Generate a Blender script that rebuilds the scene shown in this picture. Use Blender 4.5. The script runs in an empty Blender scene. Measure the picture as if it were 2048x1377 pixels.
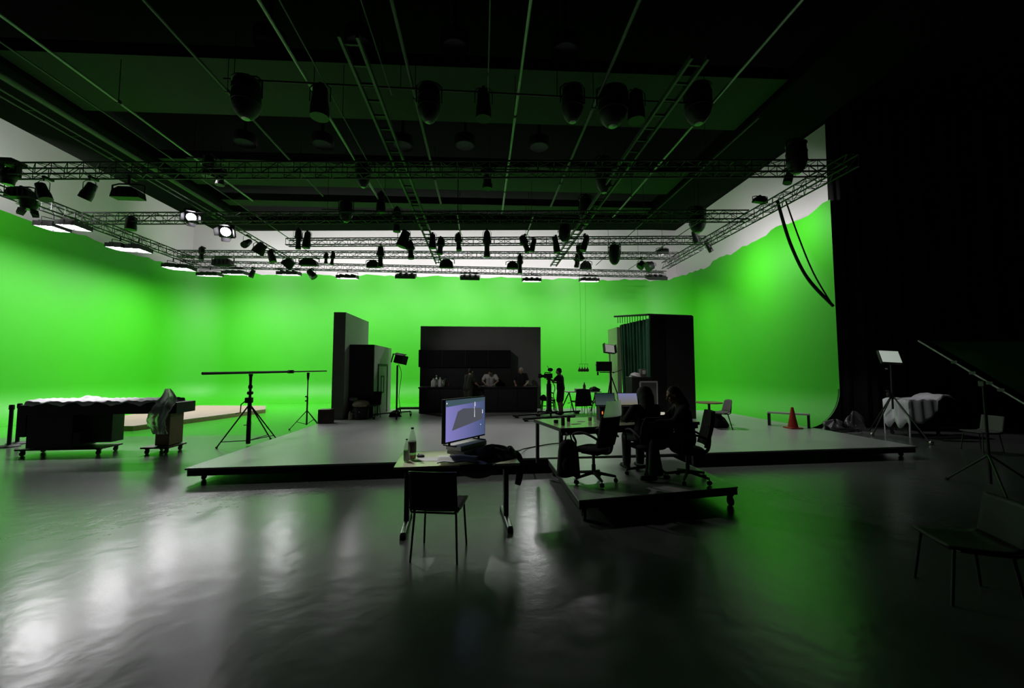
import bpy, math, random
from mathutils import Vector as V, Matrix
sc = bpy.context.scene
C = sc.collection
rnd = random.Random(7)
R = math.radians
# ------------------------------------------------------------------ camera, world, exposure
EYE = 1.9
FPX = 800.0
PITCH = math.atan(50 / FPX)
YAW = R(4.423)
fw = V((math.sin(YAW) * math.cos(PITCH), math.cos(YAW) * math.cos(PITCH), math.sin(PITCH)))
rt = V((math.cos(YAW), -math.sin(YAW), 0))
up = rt.cross(fw)
cam = bpy.data.objects.new('camera', bpy.data.cameras.new('camera'))
C.objects.link(cam)
cam.data.sensor_width = 36
cam.data.lens = FPX / 2048 * 36
cam.data.clip_start = .05
cam.data.clip_end = 200
cam.matrix_world = Matrix(((rt.x, up.x, -fw.x, 0), (rt.y, up.y, -fw.y, 0), (rt.z, up.z, -fw.z, EYE), (0, 0, 0, 1)))
sc.camera = cam
w = bpy.data.worlds.new('world')
sc.world = w
w.use_nodes = True
w.node_tree.nodes['Background'].inputs[0].default_value = (0, 0, 0, 1)
w.node_tree.nodes['Background'].inputs[1].default_value = 0
sc.view_settings.view_transform = 'Standard'
sc.view_settings.look = 'None'
sc.view_settings.exposure = 0.8
sc.view_settings.gamma = 1
sc.cycles.max_bounces = 8
sc.cycles.diffuse_bounces = 4
sc.cycles.glossy_bounces = 4
sc.cycles.transmission_bounces = 8
sc.cycles.sample_clamp_indirect = 6
sc.cycles.caustics_reflective = False
sc.cycles.caustics_refractive = False
sc.cycles.use_denoising = True
PANEL_L = 95.0      # radiance of a lit softlight panel
WALL_WASH_W = 80.0  # wash light added to hung lamps to brighten the walls
SPOT_W = 330.0
DECK_FILL_W = 420.0  # fill added through hung lamps that are otherwise dark

def ray(px, py): return fw + rt * ((px - 1024) / FPX) + up * ((688 - py) / FPX)
def G(px, py, h=0.0):           # the point seen there on a level plane
    d = ray(px, py); return V((0, 0, EYE)) + d * ((h - EYE) / d.z)
def D(px, py, y):               # the point seen there on a plane facing us
    d = ray(px, py); return V((0, 0, EYE)) + d * (y / d.y)

# ------------------------------------------------------------------ materials
MATS = {}
def mat(name, col, rough=.5, metal=0.0, spec=.5, emit=0, ecol=None, trans=0, alpha=1, vary=.12, scale=6.0, bump=0.0, bscale=60.0, coat=0, ior=1.45, sheen=0):
    if name in MATS: return MATS[name]
    m = bpy.data.materials.new(name); m.use_nodes = True
    nt = m.node_tree; b = nt.nodes['Principled BSDF']
    b.inputs['Roughness'].default_value = rough; b.inputs['Metallic'].default_value = metal
    b.inputs['Specular IOR Level'].default_value = spec; b.inputs['IOR'].default_value = ior
    b.inputs['Transmission Weight'].default_value = trans; b.inputs['Alpha'].default_value = alpha
    b.inputs['Coat Weight'].default_value = coat; b.inputs['Sheen Weight'].default_value = sheen
    tc = nt.nodes.new('ShaderNodeTexCoord')
    if vary > 0:
        n = nt.nodes.new('ShaderNodeTexNoise'); n.inputs['Scale'].default_value = scale; n.inputs['Detail'].default_value = 4
        r = nt.nodes.new('ShaderNodeValToRGB')
        r.color_ramp.elements[0].position = .3; r.color_ramp.elements[1].position = .7
        r.color_ramp.elements[0].color = [c * (1 - vary) for c in col] + [1]
        r.color_ramp.elements[1].color = [min(1, c * (1 + vary)) for c in col] + [1]
        nt.links.new(tc.outputs['Object'], n.inputs['Vector']); nt.links.new(n.outputs['Fac'], r.inputs['Fac'])
        nt.links.new(r.outputs['Color'], b.inputs['Base Color'])
    else:
        b.inputs['Base Color'].default_value = list(col) + [1]
    if bump > 0:
        n2 = nt.nodes.new('ShaderNodeTexNoise'); n2.inputs['Scale'].default_value = bscale; n2.inputs['Detail'].default_value = 3
        bp = nt.nodes.new('ShaderNodeBump'); bp.inputs['Strength'].default_value = bump; bp.inputs['Distance'].default_value = .02
        nt.links.new(tc.outputs['Object'], n2.inputs['Vector']); nt.links.new(n2.outputs['Fac'], bp.inputs['Height'])
        nt.links.new(bp.outputs['Normal'], b.inputs['Normal'])
    if emit:
        b.inputs['Emission Color'].default_value = list(ecol or col) + [1]; b.inputs['Emission Strength'].default_value = emit
    MATS[name] = m
    return m
M_green = mat('chroma_green_paint', (.030, .335, .005), .55, vary=.03, scale=.5)
M_floor = mat('grey_studio_floor_paint', (.105, .118, .107), .23, vary=.10, scale=.8, bump=.2, bscale=4, spec=.68)
M_floorg = mat('green_floor_paint', (.036, .36, .012), .22, vary=.04, scale=.7, bump=.04, bscale=9)
M_white = mat('white_wall_paint', (.62, .60, .60), .7, vary=.04, scale=.4)
M_blackwall = mat('black_wall', (.012, .012, .012), .8)
M_ceil = mat('black_ceiling', (.002, .002, .002), .9, spec=.1)  # darker than the panels: shade of the ceiling gaps put into the colour
M_soffit = mat('dark_ceiling_panel', (.0045, .0045, .0045), .7)
M_drape = mat('black_drape', (.010, .010, .010), .9, sheen=.1)
M_steel = mat('black_truss_steel', (.035, .036, .037), .45, .3)
M_pipe = mat('bare_steel_pipe', (.30, .31, .30), .4, .9)
M_pipedark = mat('dull_steel_pipe', (.10, .105, .10), .5, .7)
M_lamp = mat('black_lamp_metal', (.012, .012, .013), .5, .2)
M_lampsh = mat('bright_bracket_metal', (.6, .6, .6), .25, .9)
M_lens = mat('lamp_glass', (.18, .2, .2), .15, .1, coat=.6)
M_panel = mat('lit_softlight_panel', (1, 1, 1), .5, emit=PANEL_L, ecol=(1, .97, 1), vary=0)
M_paneldim = mat('softlight_panel_side', (.8, .78, .8), .5, emit=PANEL_L, ecol=(1, .97, 1), vary=0)
M_glow = mat('lit_lamp_lens', (1, 1, 1), .5, emit=14, ecol=(.95, .9, 1), vary=0)
M_black = mat('matt_black_paint', (.009, .009, .009), .6)
M_blackgloss = mat('satin_black_laminate', (.008, .008, .008), .3)
M_setgrey = mat('grey_set_paint', (.13, .125, .12), .75, vary=.06, scale=1.5)
M_setgrey2 = mat('mid_grey_set_paint', (.42, .42, .41), .6, vary=.05, scale=1.5)
M_deck = mat('grey_deck_board', (.38, .385, .38), .30, vary=.07, scale=1.2, bump=.02, bscale=30)
M_rubber = mat('black_rubber', (.012, .012, .012), .7)
M_wood = mat('pale_plywood', (.26, .17, .10), .6, vary=.15, scale=5)
M_woodtop = mat('pinkish_board', (.27, .19, .16), .6, vary=.06, scale=2)
M_brown = mat('dark_brown_wood', (.03, .012, .008), .5, vary=.2)
M_plastic = mat('clear_plastic_film', (.85, .87, .88), .35, trans=.75, vary=.08, scale=4, bump=.3, bscale=14)
M_gfilm = mat('grey_plastic_film', (.075, .075, .08), .3, vary=.2)
M_cloth = mat('white_sheet_cloth', (.62, .62, .66), .85, vary=.05)
M_paper = mat('white_paper', (.62, .65, .60), .7, vary=.03)
M_tabletop = mat('pale_green_grey_tabletop', (.55, .58, .40), .16, vary=.04)
M_metal = mat('dark_chair_metal', (.06, .06, .06), .35, .8)
M_chrome = mat('grey_metal_leg', (.35, .36, .35), .3, .9)
M_fabric = mat('black_fabric', (.008, .008, .008), .95, bump=.3, bscale=80)
M_grfab = mat('dark_green_curtain', (.045, .16, .085), .85, vary=.1)
M_skin = mat('skin', (.36, .21, .15), .55, vary=.05)
M_hair = mat('dark_hair', (.005, .004, .003), .7, bump=.4, bscale=90)
M_hairgrey = mat('grey_hair', (.35, .33, .31), .6, bump=.3, bscale=90)
M_orange = mat('orange_cone_plastic', (.33, .028, .01), .45)
M_beige = mat('beige_cushion', (.30, .26, .17), .8)
M_silver = mat('silver_metal', (.55, .54, .5), .25, .9)
M_glassb = mat('clear_bottle_plastic', (.75, .85, .74), .1, alpha=.3, vary=0)
M_cola = mat('dark_drink', (.02, .008, .004), .1, vary=.1)
M_amber = mat('amber_drink', (.42, .12, .02), .1, vary=.1, trans=.5)
M_label = mat('dark_bottle_label', (.03, .02, .015), .5)
M_screengrey = mat('screen_dark_shape', (.01, .01, .01), .4, emit=.57, ecol=(.075, .078, .10), vary=0)
M_screenwhite = mat('screen_light_speck', (.01, .01, .01), .4, emit=.57, ecol=(.75, .78, .8), vary=0)
M_diff = mat('pale_light_diffuser', (.62, .66, .62), .6, vary=0, emit=.12, ecol=(1, 1, .92))

def screen_mat(name, c0, c1, axis='X', s=1.0):
    m = bpy.data.materials.new(name); m.use_nodes = True
    nt = m.node_tree; b = nt.nodes['Principled BSDF']; b.inputs['Base Color'].default_value = (.01, .01, .012, 1)
    tc = nt.nodes.new('ShaderNodeTexCoord'); sp = nt.nodes.new('ShaderNodeSeparateXYZ'); r = nt.nodes.new('ShaderNodeValToRGB')
    nt.links.new(tc.outputs['Generated'], sp.inputs[0]); nt.links.new(sp.outputs[axis], r.inputs[0])
    r.color_ramp.elements[0].color = list(c0) + [1]; r.color_ramp.elements[1].color = list(c1) + [1]
    nt.links.new(r.outputs[0], b.inputs['Emission Color']); b.inputs['Emission Strength'].default_value = s * .57
    return m

# ------------------------------------------------------------------ mesh helpers
class MB:
    def __init__(s): s.v = []; s.f = []; s.mi = []; s.cur = 0
    def add(s, vs, fs):
        o = len(s.v); s.v += [tuple(p) for p in vs]; s.f += [tuple(i + o for i in f) for f in fs]; s.mi += [s.cur] * len(fs); return s
    def box(s, x0, x1, y0, y1, z0, z1):
        vs = [(x, y, z) for z in (z0, z1) for y in (y0, y1) for x in (x0, x1)]
        return s.add(vs, [(0, 2, 3, 1), (4, 5, 7, 6), (0, 1, 5, 4), (2, 6, 7, 3), (0, 4, 6, 2), (1, 3, 7, 5)])
    def obox(s, c, sz, m=None):
        m = m or Matrix.Identity(3); c = V(c)
        vs = [c + m @ V((x * sz[0] / 2, y * sz[1] / 2, z * sz[2] / 2)) for z in (-1, 1) for y in (-1, 1) for x in (-1, 1)]
        return s.add(vs, [(0, 2, 3, 1), (4, 5, 7, 6), (0, 1, 5, 4), (2, 6, 7, 3), (0, 4, 6, 2), (1, 3, 7, 5)])
    def cyl(s, p0, p1, r0, r1=None, n=12):
        p0 = V(p0); p1 = V(p1); r1 = r0 if r1 is None else r1
        q = (p1 - p0).to_track_quat('Z', 'Y').to_matrix()
        a = [q @ V((math.cos(2 * math.pi * i / n), math.sin(2 * math.pi * i / n), 0)) for i in range(n)]
        vs = [p0 + d * r0 for d in a] + [p1 + d * r1 for d in a]
        fs = [(i, (i + 1) % n, n + (i + 1) % n, n + i) for i in range(n)]
        return s.add(vs, fs + [tuple(range(n))[::-1], tuple(range(n, 2 * n))])
    def tube(s, pts, r, n=8, closed=False):
        pts = [V(p) for p in pts]; k = len(pts); vs = []; nrm = None
        for i, p in enumerate(pts):
            if closed: t = pts[(i + 1) % k] - pts[i - 1]
            else: t = pts[min(i + 1, k - 1)] - pts[max(i - 1, 0)]
            t.normalize()
            if nrm is None: nrm = t.orthogonal().normalized()
            else: nrm = (nrm - t * nrm.dot(t)).normalized()
            b = t.cross(nrm); rr = r(i / (k - 1)) if callable(r) else r
            vs += [p + (nrm * math.cos(2 * math.pi * j / n) + b * math.sin(2 * math.pi * j / n)) * rr for j in range(n)]
        fs = []
        for i in range(k if closed else k - 1):
            i2 = (i + 1) % k
            fs += [(i * n + j, i * n + (j + 1) % n, i2 * n + (j + 1) % n, i2 * n + j) for j in range(n)]
        if not closed: fs += [tuple(range(n))[::-1], tuple(range((k - 1) * n, k * n))]
        return s.add(vs, fs)
    def lathe(s, prof, o=(0, 0, 0), n=20, m=None):
        o = V(o); m = m or Matrix.Identity(3); vs = []
        for r, z in prof:
            vs += [o + m @ V((r * math.cos(2 * math.pi * i / n), r * math.sin(2 * math.pi * i / n), z)) for i in range(n)]
        fs = []
        for k in range(len(prof) - 1):
            fs += [(k * n + i, k * n + (i + 1) % n, (k + 1) * n + (i + 1) % n, (k + 1) * n + i) for i in range(n)]
        fs += [tuple(range(n))[::-1], tuple(range((len(prof) - 1) * n, len(prof) * n))]
        return s.add(vs, fs)
    def ell(s, c, r, m=None, n=14):
        c = V(c); m = m or Matrix.Identity(3); vs = []; k = n // 2 + 2
        for a in range(1, k):
            t = math.pi * a / k
            vs += [c + m @ V((r[0] * math.sin(t) * math.cos(2 * math.pi * i / n), r[1] * math.sin(t) * math.sin(2 * math.pi * i / n), -r[2] * math.cos(t))) for i in range(n)]
        fs = []
        for a in range(k - 2):
            fs += [(a * n + i, a * n + (i + 1) % n, (a + 1) * n + (i + 1) % n, (a + 1) * n + i) for i in range(n)]
        b = len(vs); vs += [c + m @ V((0, 0, -r[2])), c + m @ V((0, 0, r[2]))]
        fs += [(b, (i + 1) % n, i) for i in range(n)] + [(b + 1, (k - 2) * n + i, (k - 2) * n + (i + 1) % n) for i in range(n)]
        return s.add(vs, fs)
    def cap(s, p0, p1, r0, r1=None):          # a tapered limb with round ends
        r1 = r0 if r1 is None else r1
        s.cyl(p0, p1, r0, r1, 14); s.ell(p0, (r0,) * 3, n=12); return s.ell(p1, (r1,) * 3, n=12)
    def prism(s, pts, vec):
        pts = [V(p) for p in pts]; vec = V(vec); n = len(pts)
        fs = [(i, (i + 1) % n, n + (i + 1) % n, n + i) for i in range(n)]
        return s.add(pts + [p + vec for p in pts], fs + [tuple(range(n))[::-1], tuple(range(n, 2 * n))])
    def grid(s, fn, nu, nv):
        vs = [fn(i / nu, j / nv) for j in range(nv + 1) for i in range(nu + 1)]
        return s.add(vs, [(j * (nu + 1) + i, j * (nu + 1) + i + 1, (j + 1) * (nu + 1) + i + 1, (j + 1) * (nu + 1) + i) for j in range(nv) for i in range(nu)])
    def build(s, name, m, parent=None, bevel=0, solid=0, remesh=0, label=None, sub=0, sharp=38, smooth=True):
        me = bpy.data.meshes.new(name); me.from_pydata(s.v, [], s.f)
        ms = m if isinstance(m, (list, tuple)) else [m]
        for x in ms: me.materials.append(x)
        if len(ms) > 1: me.polygons.foreach_set('material_index', s.mi)
        import bmesh
        bm = bmesh.new(); bm.from_mesh(me); bmesh.ops.recalc_face_normals(bm, faces=bm.faces); bm.to_mesh(me); bm.free()
        if smooth:
            me.polygons.foreach_set('use_smooth', [True] * len(me.polygons)); me.set_sharp_from_angle(angle=R(sharp))
        o = bpy.data.objects.new(name, me); C.objects.link(o)
        if parent: o.parent = parent
        if bevel:
            b = o.modifiers.new('b', 'BEVEL'); b.width = bevel; b.segments = 2; b.limit_method = 'ANGLE'
        if solid:
            b = o.modifiers.new('s', 'SOLIDIFY'); b.thickness = solid; b.offset = 0
        if remesh:
            b = o.modifiers.new('r', 'REMESH'); b.mode = 'VOXEL'; b.voxel_size = remesh; b.use_smooth_shade = True
            b = o.modifiers.new('sm', 'SMOOTH'); b.factor = .5; b.iterations = 3
        if sub:
            b = o.modifiers.new('ss', 'SUBSURF'); b.levels = sub; b.render_levels = sub
        if label: o['label'] = label
        return o
def tag(o, label, cat, group=None, kind=None):
    o['label'] = label
    if cat: o['category'] = cat
    if group: o['group'] = group
    if kind: o['kind'] = kind
    return o
def thing(name, label, cat, loc=(0, 0, 0), rz=0, group=None):
    o = bpy.data.objects.new(name, None); C.objects.link(o); o.empty_display_size = .1
    o.location = loc; o.rotation_euler = (0, 0, rz)
    return tag(o, label, cat, group)
def struct(o, label=None):
    o['kind'] = 'structure'
    if label: o['label'] = label
    return o
def kids(o): return [c for c in list(C.objects) if c.parent is o]
def dup(o, loc=None, rz=None, label=None, parent=None, childmap=None):
    c = o.copy(); C.objects.link(c)
    if parent: c.parent = parent
    if loc is not None: c.location = loc
    if rz is not None: c.rotation_euler = (0, 0, rz)
    if label: c['label'] = label
    for k in KID.get(o.name, None) or kids(o): dup(k, parent=c)
    return c
KID = {}
ORD = ['first', 'second', 'third', 'fourth', 'fifth', 'sixth', 'seventh', 'eighth', 'ninth', 'tenth', 'eleventh', 'twelfth', 'thirteenth', 'fourteenth', 'fifteenth', 'sixteenth', 'seventeenth', 'eighteenth', 'nineteenth', 'twentieth']
def rotx(a): return Matrix.Rotation(a, 3, 'X')
def rotz(a): return Matrix.Rotation(a, 3, 'Z')
def lerp(a, b, t): return V(a) * (1 - t) + V(b) * t
def sag(a, b, d, n=12): return [lerp(a, b, i / n) - V((0, 0, d * 4 * (i / n) * (1 - i / n))) for i in range(n + 1)]
def smoothpath(pts, k=6):
    pts = [V(p) for p in pts]; out = []
    for i in range(len(pts) - 1):
        p0 = pts[max(i - 1, 0)]; p1 = pts[i]; p2 = pts[i + 1]; p3 = pts[min(i + 2, len(pts) - 1)]
        for j in range(k):
            t = j / k
            out.append(.5 * ((2 * p1) + (p2 - p0) * t + (2 * p0 - 5 * p1 + 4 * p2 - p3) * t * t + (3 * p1 - p0 - 3 * p2 + p3) * t ** 3))
    return out + [pts[-1]]

# ------------------------------------------------------------------ the setting
XL, XR0, XR1, YB, YF, RC = -16.9, 11.62, 12.3, 24.4, 12.2, 2.2
b = MB()
b.box(-18, 22, -5, YF, -.2, 0); b.cur = 1; b.box(-18, 12.6, YF, 25.2, -.2, 0); b.cur = 0; b.box(12.6, 22, YF, 25.2, -.2, 0)
struct(b.build('floor', [M_floor, M_floorg], smooth=False), 'glossy grey studio floor with a green painted area at the back')
# cyclorama: path in plan with inward normals, swept with a coved profile
path = []
for i in range(26): path.append((V((XL, YF + (YB - RC - YF) * i / 25, 0)), V((1, 0, 0))))
for i in range(1, 12):
    a = math.pi - math.pi / 2 * i / 12; path.append((V((XL + RC + RC * math.cos(a), YB - RC + RC * math.sin(a), 0)), V((-math.cos(a), -math.sin(a), 0))))
for i in range(71): path.append((V((XL + RC + (XR1 - RC - XL - RC) * i / 70, YB, 0)), V((0, -1, 0))))
for i in range(1, 12):
    a = math.pi / 2 - math.pi / 2 * i / 12; path.append((V((XR1 - RC + RC * math.cos(a), YB - RC + RC * math.sin(a), 0)), V((-math.cos(a), -math.sin(a), 0))))
for i in range(31): path.append((V((XR1 + (XR0 - XR1) * i / 30, YB - RC + (YF - YB + RC) * i / 30, 0)), V((-1, 0, 0))))
CR = 1.25
def topz(i):
    p = path[i][0]; s = i / len(path)
    z = 7.52 + .05 * math.sin(i * .55) + .03 * math.sin(i * 1.7 + 1) + .03 * math.sin(i * 3.1)
    if i > 118: z += .06 * math.sin(i * .9) - .02
    return z
prof = [(CR * (1 - math.sin(t * math.pi / 20)), CR * (1 - math.cos(t * math.pi / 20))) for t in range(11)]
vs = []; fs = []; nP = len(prof) + 8
for i, (p, n) in enumerate(path):
    for d, z in prof: vs.append(p + n * d + V((0, 0, z + .002)))
    for k in range(1, 9): vs.append(p + V((0, 0, CR + (topz(i) - CR) * k / 8)))
for i in range(len(path) - 1):
    for k in range(nP - 1): fs.append((i * nP + k, (i + 1) * nP + k, (i + 1) * nP + k + 1, i * nP + k + 1))
o = MB().add(vs, fs).build('wall_cyclorama', M_green)
struct(o, 'curved chroma green studio wall wrapping round three sides')
b = MB(); e = [V((XR0 + .02, YF + .02, .0))] + [V((XR0 - CR * (1 - math.sin(t * math.pi / 20)), YF + .02, CR * (1 - math.cos(t * math.pi / 20)))) for t in range(11)]
b.prism(e, (0, .04, 0)); struct(b.build('trim_1', M_blackwall), 'black end panel filling the shaded hollow under the curve of the green wall')  # black colour stands in for shade in the hollow under the curve
struct(MB().box(-17.5, -17.2, -5, 25.2, 0, 11).build('wall_left', M_white), 'white upper wall above the green on the left')
struct(MB().box(-17.2, 12.7, 24.9, 25.2, 0, 11).build('wall_back', M_white), 'white upper wall above the green at the back')
b = MB().box(12.7, 12.95, 12.6, 25.2, 0, 11); struct(b.build('wall_right', M_white), 'white upper wall above the green on the right')
struct(MB().box(-17.5, 21, -5, -4.8, 0, 11).build('wall_front', M_blackwall))
struct(MB().box(21, 21.2, -5, 12.6, 0, 11).build('wall_side', M_blackwall))
struct(MB().box(-17.5, 21.2, -5, 25.2, 11, 11.2).build('ceiling', M_ceil), 'black studio ceiling')
def sofy(x): return 20.05 - .085 * (x + 2)
SZ = 8.9
b = MB()
b.prism([(-13.42, -4.7, SZ), (-11.0, -4.7, SZ), (-11.0, sofy(-11) - .9, SZ), (-13.42, sofy(-13.42), SZ)], (0, 0, .5))
b.prism([(7.6, -4.7, SZ), (9.55, -4.7, SZ), (9.62, sofy(9.6), SZ), (7.6, sofy(7.6) - .9, SZ)], (0, 0, .5))
b.prism([(-11, sofy(-11) - .9, SZ), (7.6, sofy(7.6) - .9, SZ), (9.62, sofy(9.6), SZ), (-13.42, sofy(-13.42), SZ)], (0, 0, .5))
struct(b.build('trim_2', M_ceil, smooth=False), 'black border of the dropped studio ceiling')
for k, (ya, yb) in enumerate(((9.1, 11.2), (13.7, 15.6), (17.0, 17.6))):
    struct(MB().prism([(-10.9, ya + .25, SZ + .1), (7.5, ya - .25, SZ + .1), (7.5, yb - .25, SZ + .1), (-10.9, yb + .25, SZ + .1)], (0, 0, .3)).build('trim_%d' % (3 + k), M_soffit, smooth=False), 'dark dropped ceiling panel under the black ceiling, %s from the camera' % ORD[k])
# long black drape to the right of the green wall
def drape(u, v):
    x = 11.72 + 9.2 * u; z = .03 + 10.9 * v
    return V((x, 12.25 + .09 * math.sin(x * 13) + .05 * math.sin(x * 5.3 + 1) + .03 * math.sin(x * 31 + z * .4), z))
o = MB().grid(drape, 340, 8).build('stage_drape', M_drape, solid=.01)
tag(o, 'tall black stage drape hanging in folds beside the green wall', 'curtain')
# ------------------------------------------------------------------ lighting rig: trusses
def truss(a, bb, label, s=.3, step=.42, group='black lattice trusses of the lighting rig', ch=.024, lc=.010):
    a = V(a); bb = V(bb); d = (bb - a); L = d.length; t = d.normalized(); sd = V((t.y, -t.x, 0)); upv = V((0, 0, 1))
    mid = (a + bb) / 2
    th = thing('lighting_truss', label, 'truss', mid, 0, group)
    cor = [sd * (s / 2 * i) + upv * (s / 2 * j) for i, j in ((-1, -1), (1, -1), (1, 1), (-1, 1))]
    for c in cor: MB().cyl(a - mid + c, bb - mid + c, ch, n=8).build('chord', M_steel, th)
    m = MB(); n = max(2, int(L / step))
    for k in range(4):
        c0 = cor[k]; c1 = cor[(k + 1) % 4]
        for i in range(n):
            p = a - mid + d * (i / n); q = a - mid + d * ((i + 1) / n)
            m.cyl(p + (c0 if i % 2 else c1), q + (c1 if i % 2 else c0), lc, n=5)
            m.cyl(p + c0, p + c1, lc, n=5)
    m.build('lacing', M_steel, th)
    return th
TZ = 7.12
cl, cr = G(425, 533, TZ), G(1318, 550, TZ)
TR = {}
TR['back'] = (G(370, 528, TZ), G(1330, 549, TZ))
truss(*TR['back'], 'long black lattice truss just in front of the back green wall')
TR['left'] = (V((-13.9, 8.5, TZ)), V((-13.9, 20.45, TZ)))
truss(*TR['left'], 'black lattice truss running along the left green wall')
TR['right'] = (V((9.25, 9.0, TZ)), V((9.25, 19.3, TZ)))
truss(*TR['right'], 'black lattice truss running along the right green wall')
def cross(yl, yr, xl=-13.68, xr=9.03, z=TZ): return V((xl, yl, z)), V((xr, yr, z))
TR['t2'] = cross(19.0, 17.55); truss(*TR['t2'], 'black lattice cross truss one step in front of the back truss', s=.26)
TR['t3'] = cross(16.9, 15.3, xl=-8.0); truss(*TR['t3'], 'black lattice cross truss just below the back edge of the dark ceiling', s=.26)
TR['t4'] = cross(14.7, 12.72); truss(*TR['t4'], 'black lattice cross truss crossing under the dark ceiling near its middle')
TR['t5'] = cross(11.35, 9.45); truss(*TR['t5'], 'nearest black lattice cross truss high under the dark ceiling')
# battens running towards the back wall, seen as converging lines
bat = [(-1.36, 7.9, 4.0, 14.6, .030, 0), (-1.472, 7.55, 3.5, 21, .018, 1), (-.917, 7.9, 3.5, 14.0, .028, 1), (-.606, 7.9, 3.0, 14.2, .032, 0), (-.55, 7.7, 3.0, 15.2, .014, 1),
       (-.247, 7.9, 3.0, 14.3, .034, 1), (.13, 7.9, 3.0, 15.2, .030, 0), (.424, 7.9, 3.0, 14.3, .034, 1), (.864, 7.9, 3.0, 15.2, .030, 0), (1.10, 7.4, 8, 20.5, .016, 1),
       (1.475, 7.2, 12.5, 20.5, .016, 1), (-.158, 7.4, 14.0, 17.2, .022, 0), (.337, 7.4, 14.0, 16.8, .022, 0), (-.33, 7.7, 3.0, 8.3, .012, 1), (.02, 7.8, 3.0, 8.6, .014, 1)]
bat.sort(key=lambda t: t[0])
for i, (r, z, ya, yb, rad, dk) in enumerate(bat):
    x = r * (z - EYE)
    o = thing('ceiling_batten', '%s steel pipe running toward the back under the dark ceiling, %s from the left' % ('dull' if dk else 'bright', ORD[i]), 'pipe', (x, (ya + yb) / 2, z), 0, 'pipes running toward the back wall')
    h = (yb - ya) / 2
    MB().cyl((0, -h, 0), (0, h, 0), rad, n=10).build('pipe', M_pipedark if dk else M_pipe, o)
    for k in range(3):
        yy = -h + 2 * h * (k + .5) / 3
        MB().cyl((0, yy, 0), (0, yy, SZ - z), .008, n=6).build('hanger_rod', M_lamp, o)
        MB().obox((0, yy, .0), (rad * 2.6, .06, rad * 2.6)).build('clamp', M_lamp, o)
for (r, lab) in ((-.402, 'left'), (.695, 'right')):          # two long ladder beams
    z = 7.45; x = r * (z - EYE); ya, yb = 6.5, 21.0
    o = thing('ladder_beam', 'long dark ladder beam running toward the back truss, %s of the two' % lab, 'beam', (x, (ya + yb) / 2, z), 0, 'ladder beams under the ceiling')
    h = (yb - ya) / 2
    for sx in (-.15, .15): MB().box(sx - .025, sx + .025, -h, h, -.05, .05).build('rail', M_pipedark, o)
    m = MB()
    for k in range(30): yy = -h + .2 + (2 * h - .4) * k / 29; m.box(-.13, .13, yy - .02, yy + .02, -.02, .02)
    m.build('rung', M_steel, o)
o = thing('ladder_beam', 'narrow dark twin pipe rail left of centre, sloping across the left ceiling', 'beam', (-9.75, 13.5, 7.5), 0)
for sx in (-.12, .12): MB().cyl((sx, -7.5, 0), (sx, 7.5, 0), .025, n=8).build('rail', M_pipedark, o)
m = MB()
for k in range(16): yy = -7.3 + k * .97; m.cyl((-.12, yy, 0), (.12, yy, 0), .012, n=6)
m.build('rung', M_steel, o)
o = thing('ceiling_batten', 'thick dull pipe along the black left border of the dropped ceiling', 'pipe', (-11.15, 10.5, 8.72))
MB().cyl((0, -6.5, 0), (0, 7.5, 0), .09, n=10).build('pipe', M_pipedark, o)
m = MB()
for yy in (-5, -1, 3, 6.5): m.cyl((0, yy, 0), (0, yy, .2), .02, n=6)
m.build('hanger_rod', M_lamp, o)
for yy, xa, xb, zz, lab in ((8.3, -5.3, 5.2, 7.86, 'nearest'), (11.6, -8.3, 4.6, 7.86, 'second nearest'), (14.2, -5.6, 8.4, 7.5, 'farthest')):
    o = thing('lamp_bar', 'thin dark cross pipe carrying big lamps under the dark ceiling, %s of three' % lab, 'pipe', ((xa + xb) / 2, yy, zz), 0, 'cross pipes carrying lamps')
    h = (xb - xa) / 2; MB().cyl((-h, 0, 0), (h, 0, 0), .02, n=8).build('pipe', M_lamp, o)
    for k in range(4): xx = -h + .2 + (2 * h - .4) * k / 3; MB().cyl((xx, 0, 0), (xx, 0, SZ + .05 - zz), .008, n=6).build('hanger_rod', M_lamp, o)
# round ceiling downlights in the gaps of the dropped ceiling, not lit
pos = [(490, 287), (645, 290), (805, 292), (930, 292), (1078, 295), (540, 92), (720, 92), (910, 98), (1130, 105)]
cd = None
for i, (px, py) in enumerate(pos):
    lab = 'unlit round ceiling lamp between dark panels, %s from the left, %s row' % (ORD[i if i < 5 else i - 5], 'farther' if i < 5 else 'nearer')
    p = G(px, py, 9.6)
    if cd is None:
        cd = thing('ceiling_downlight', lab, 'ceiling lamp', p, 0, 'round downlights in the ceiling')
        MB().lathe([(.34, 0), (.36, .05), (.36, .3), (.2, .4), (.05, .42), (.05, 1.4)], n=20).build('housing', M_lamp, cd)
        MB().lathe([(.0, -.02), (.2, -.015), (.31, 0), (.31, .02)], n=20).build('glass', M_lens, cd)
    else: dup(cd, p, None, lab)

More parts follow.
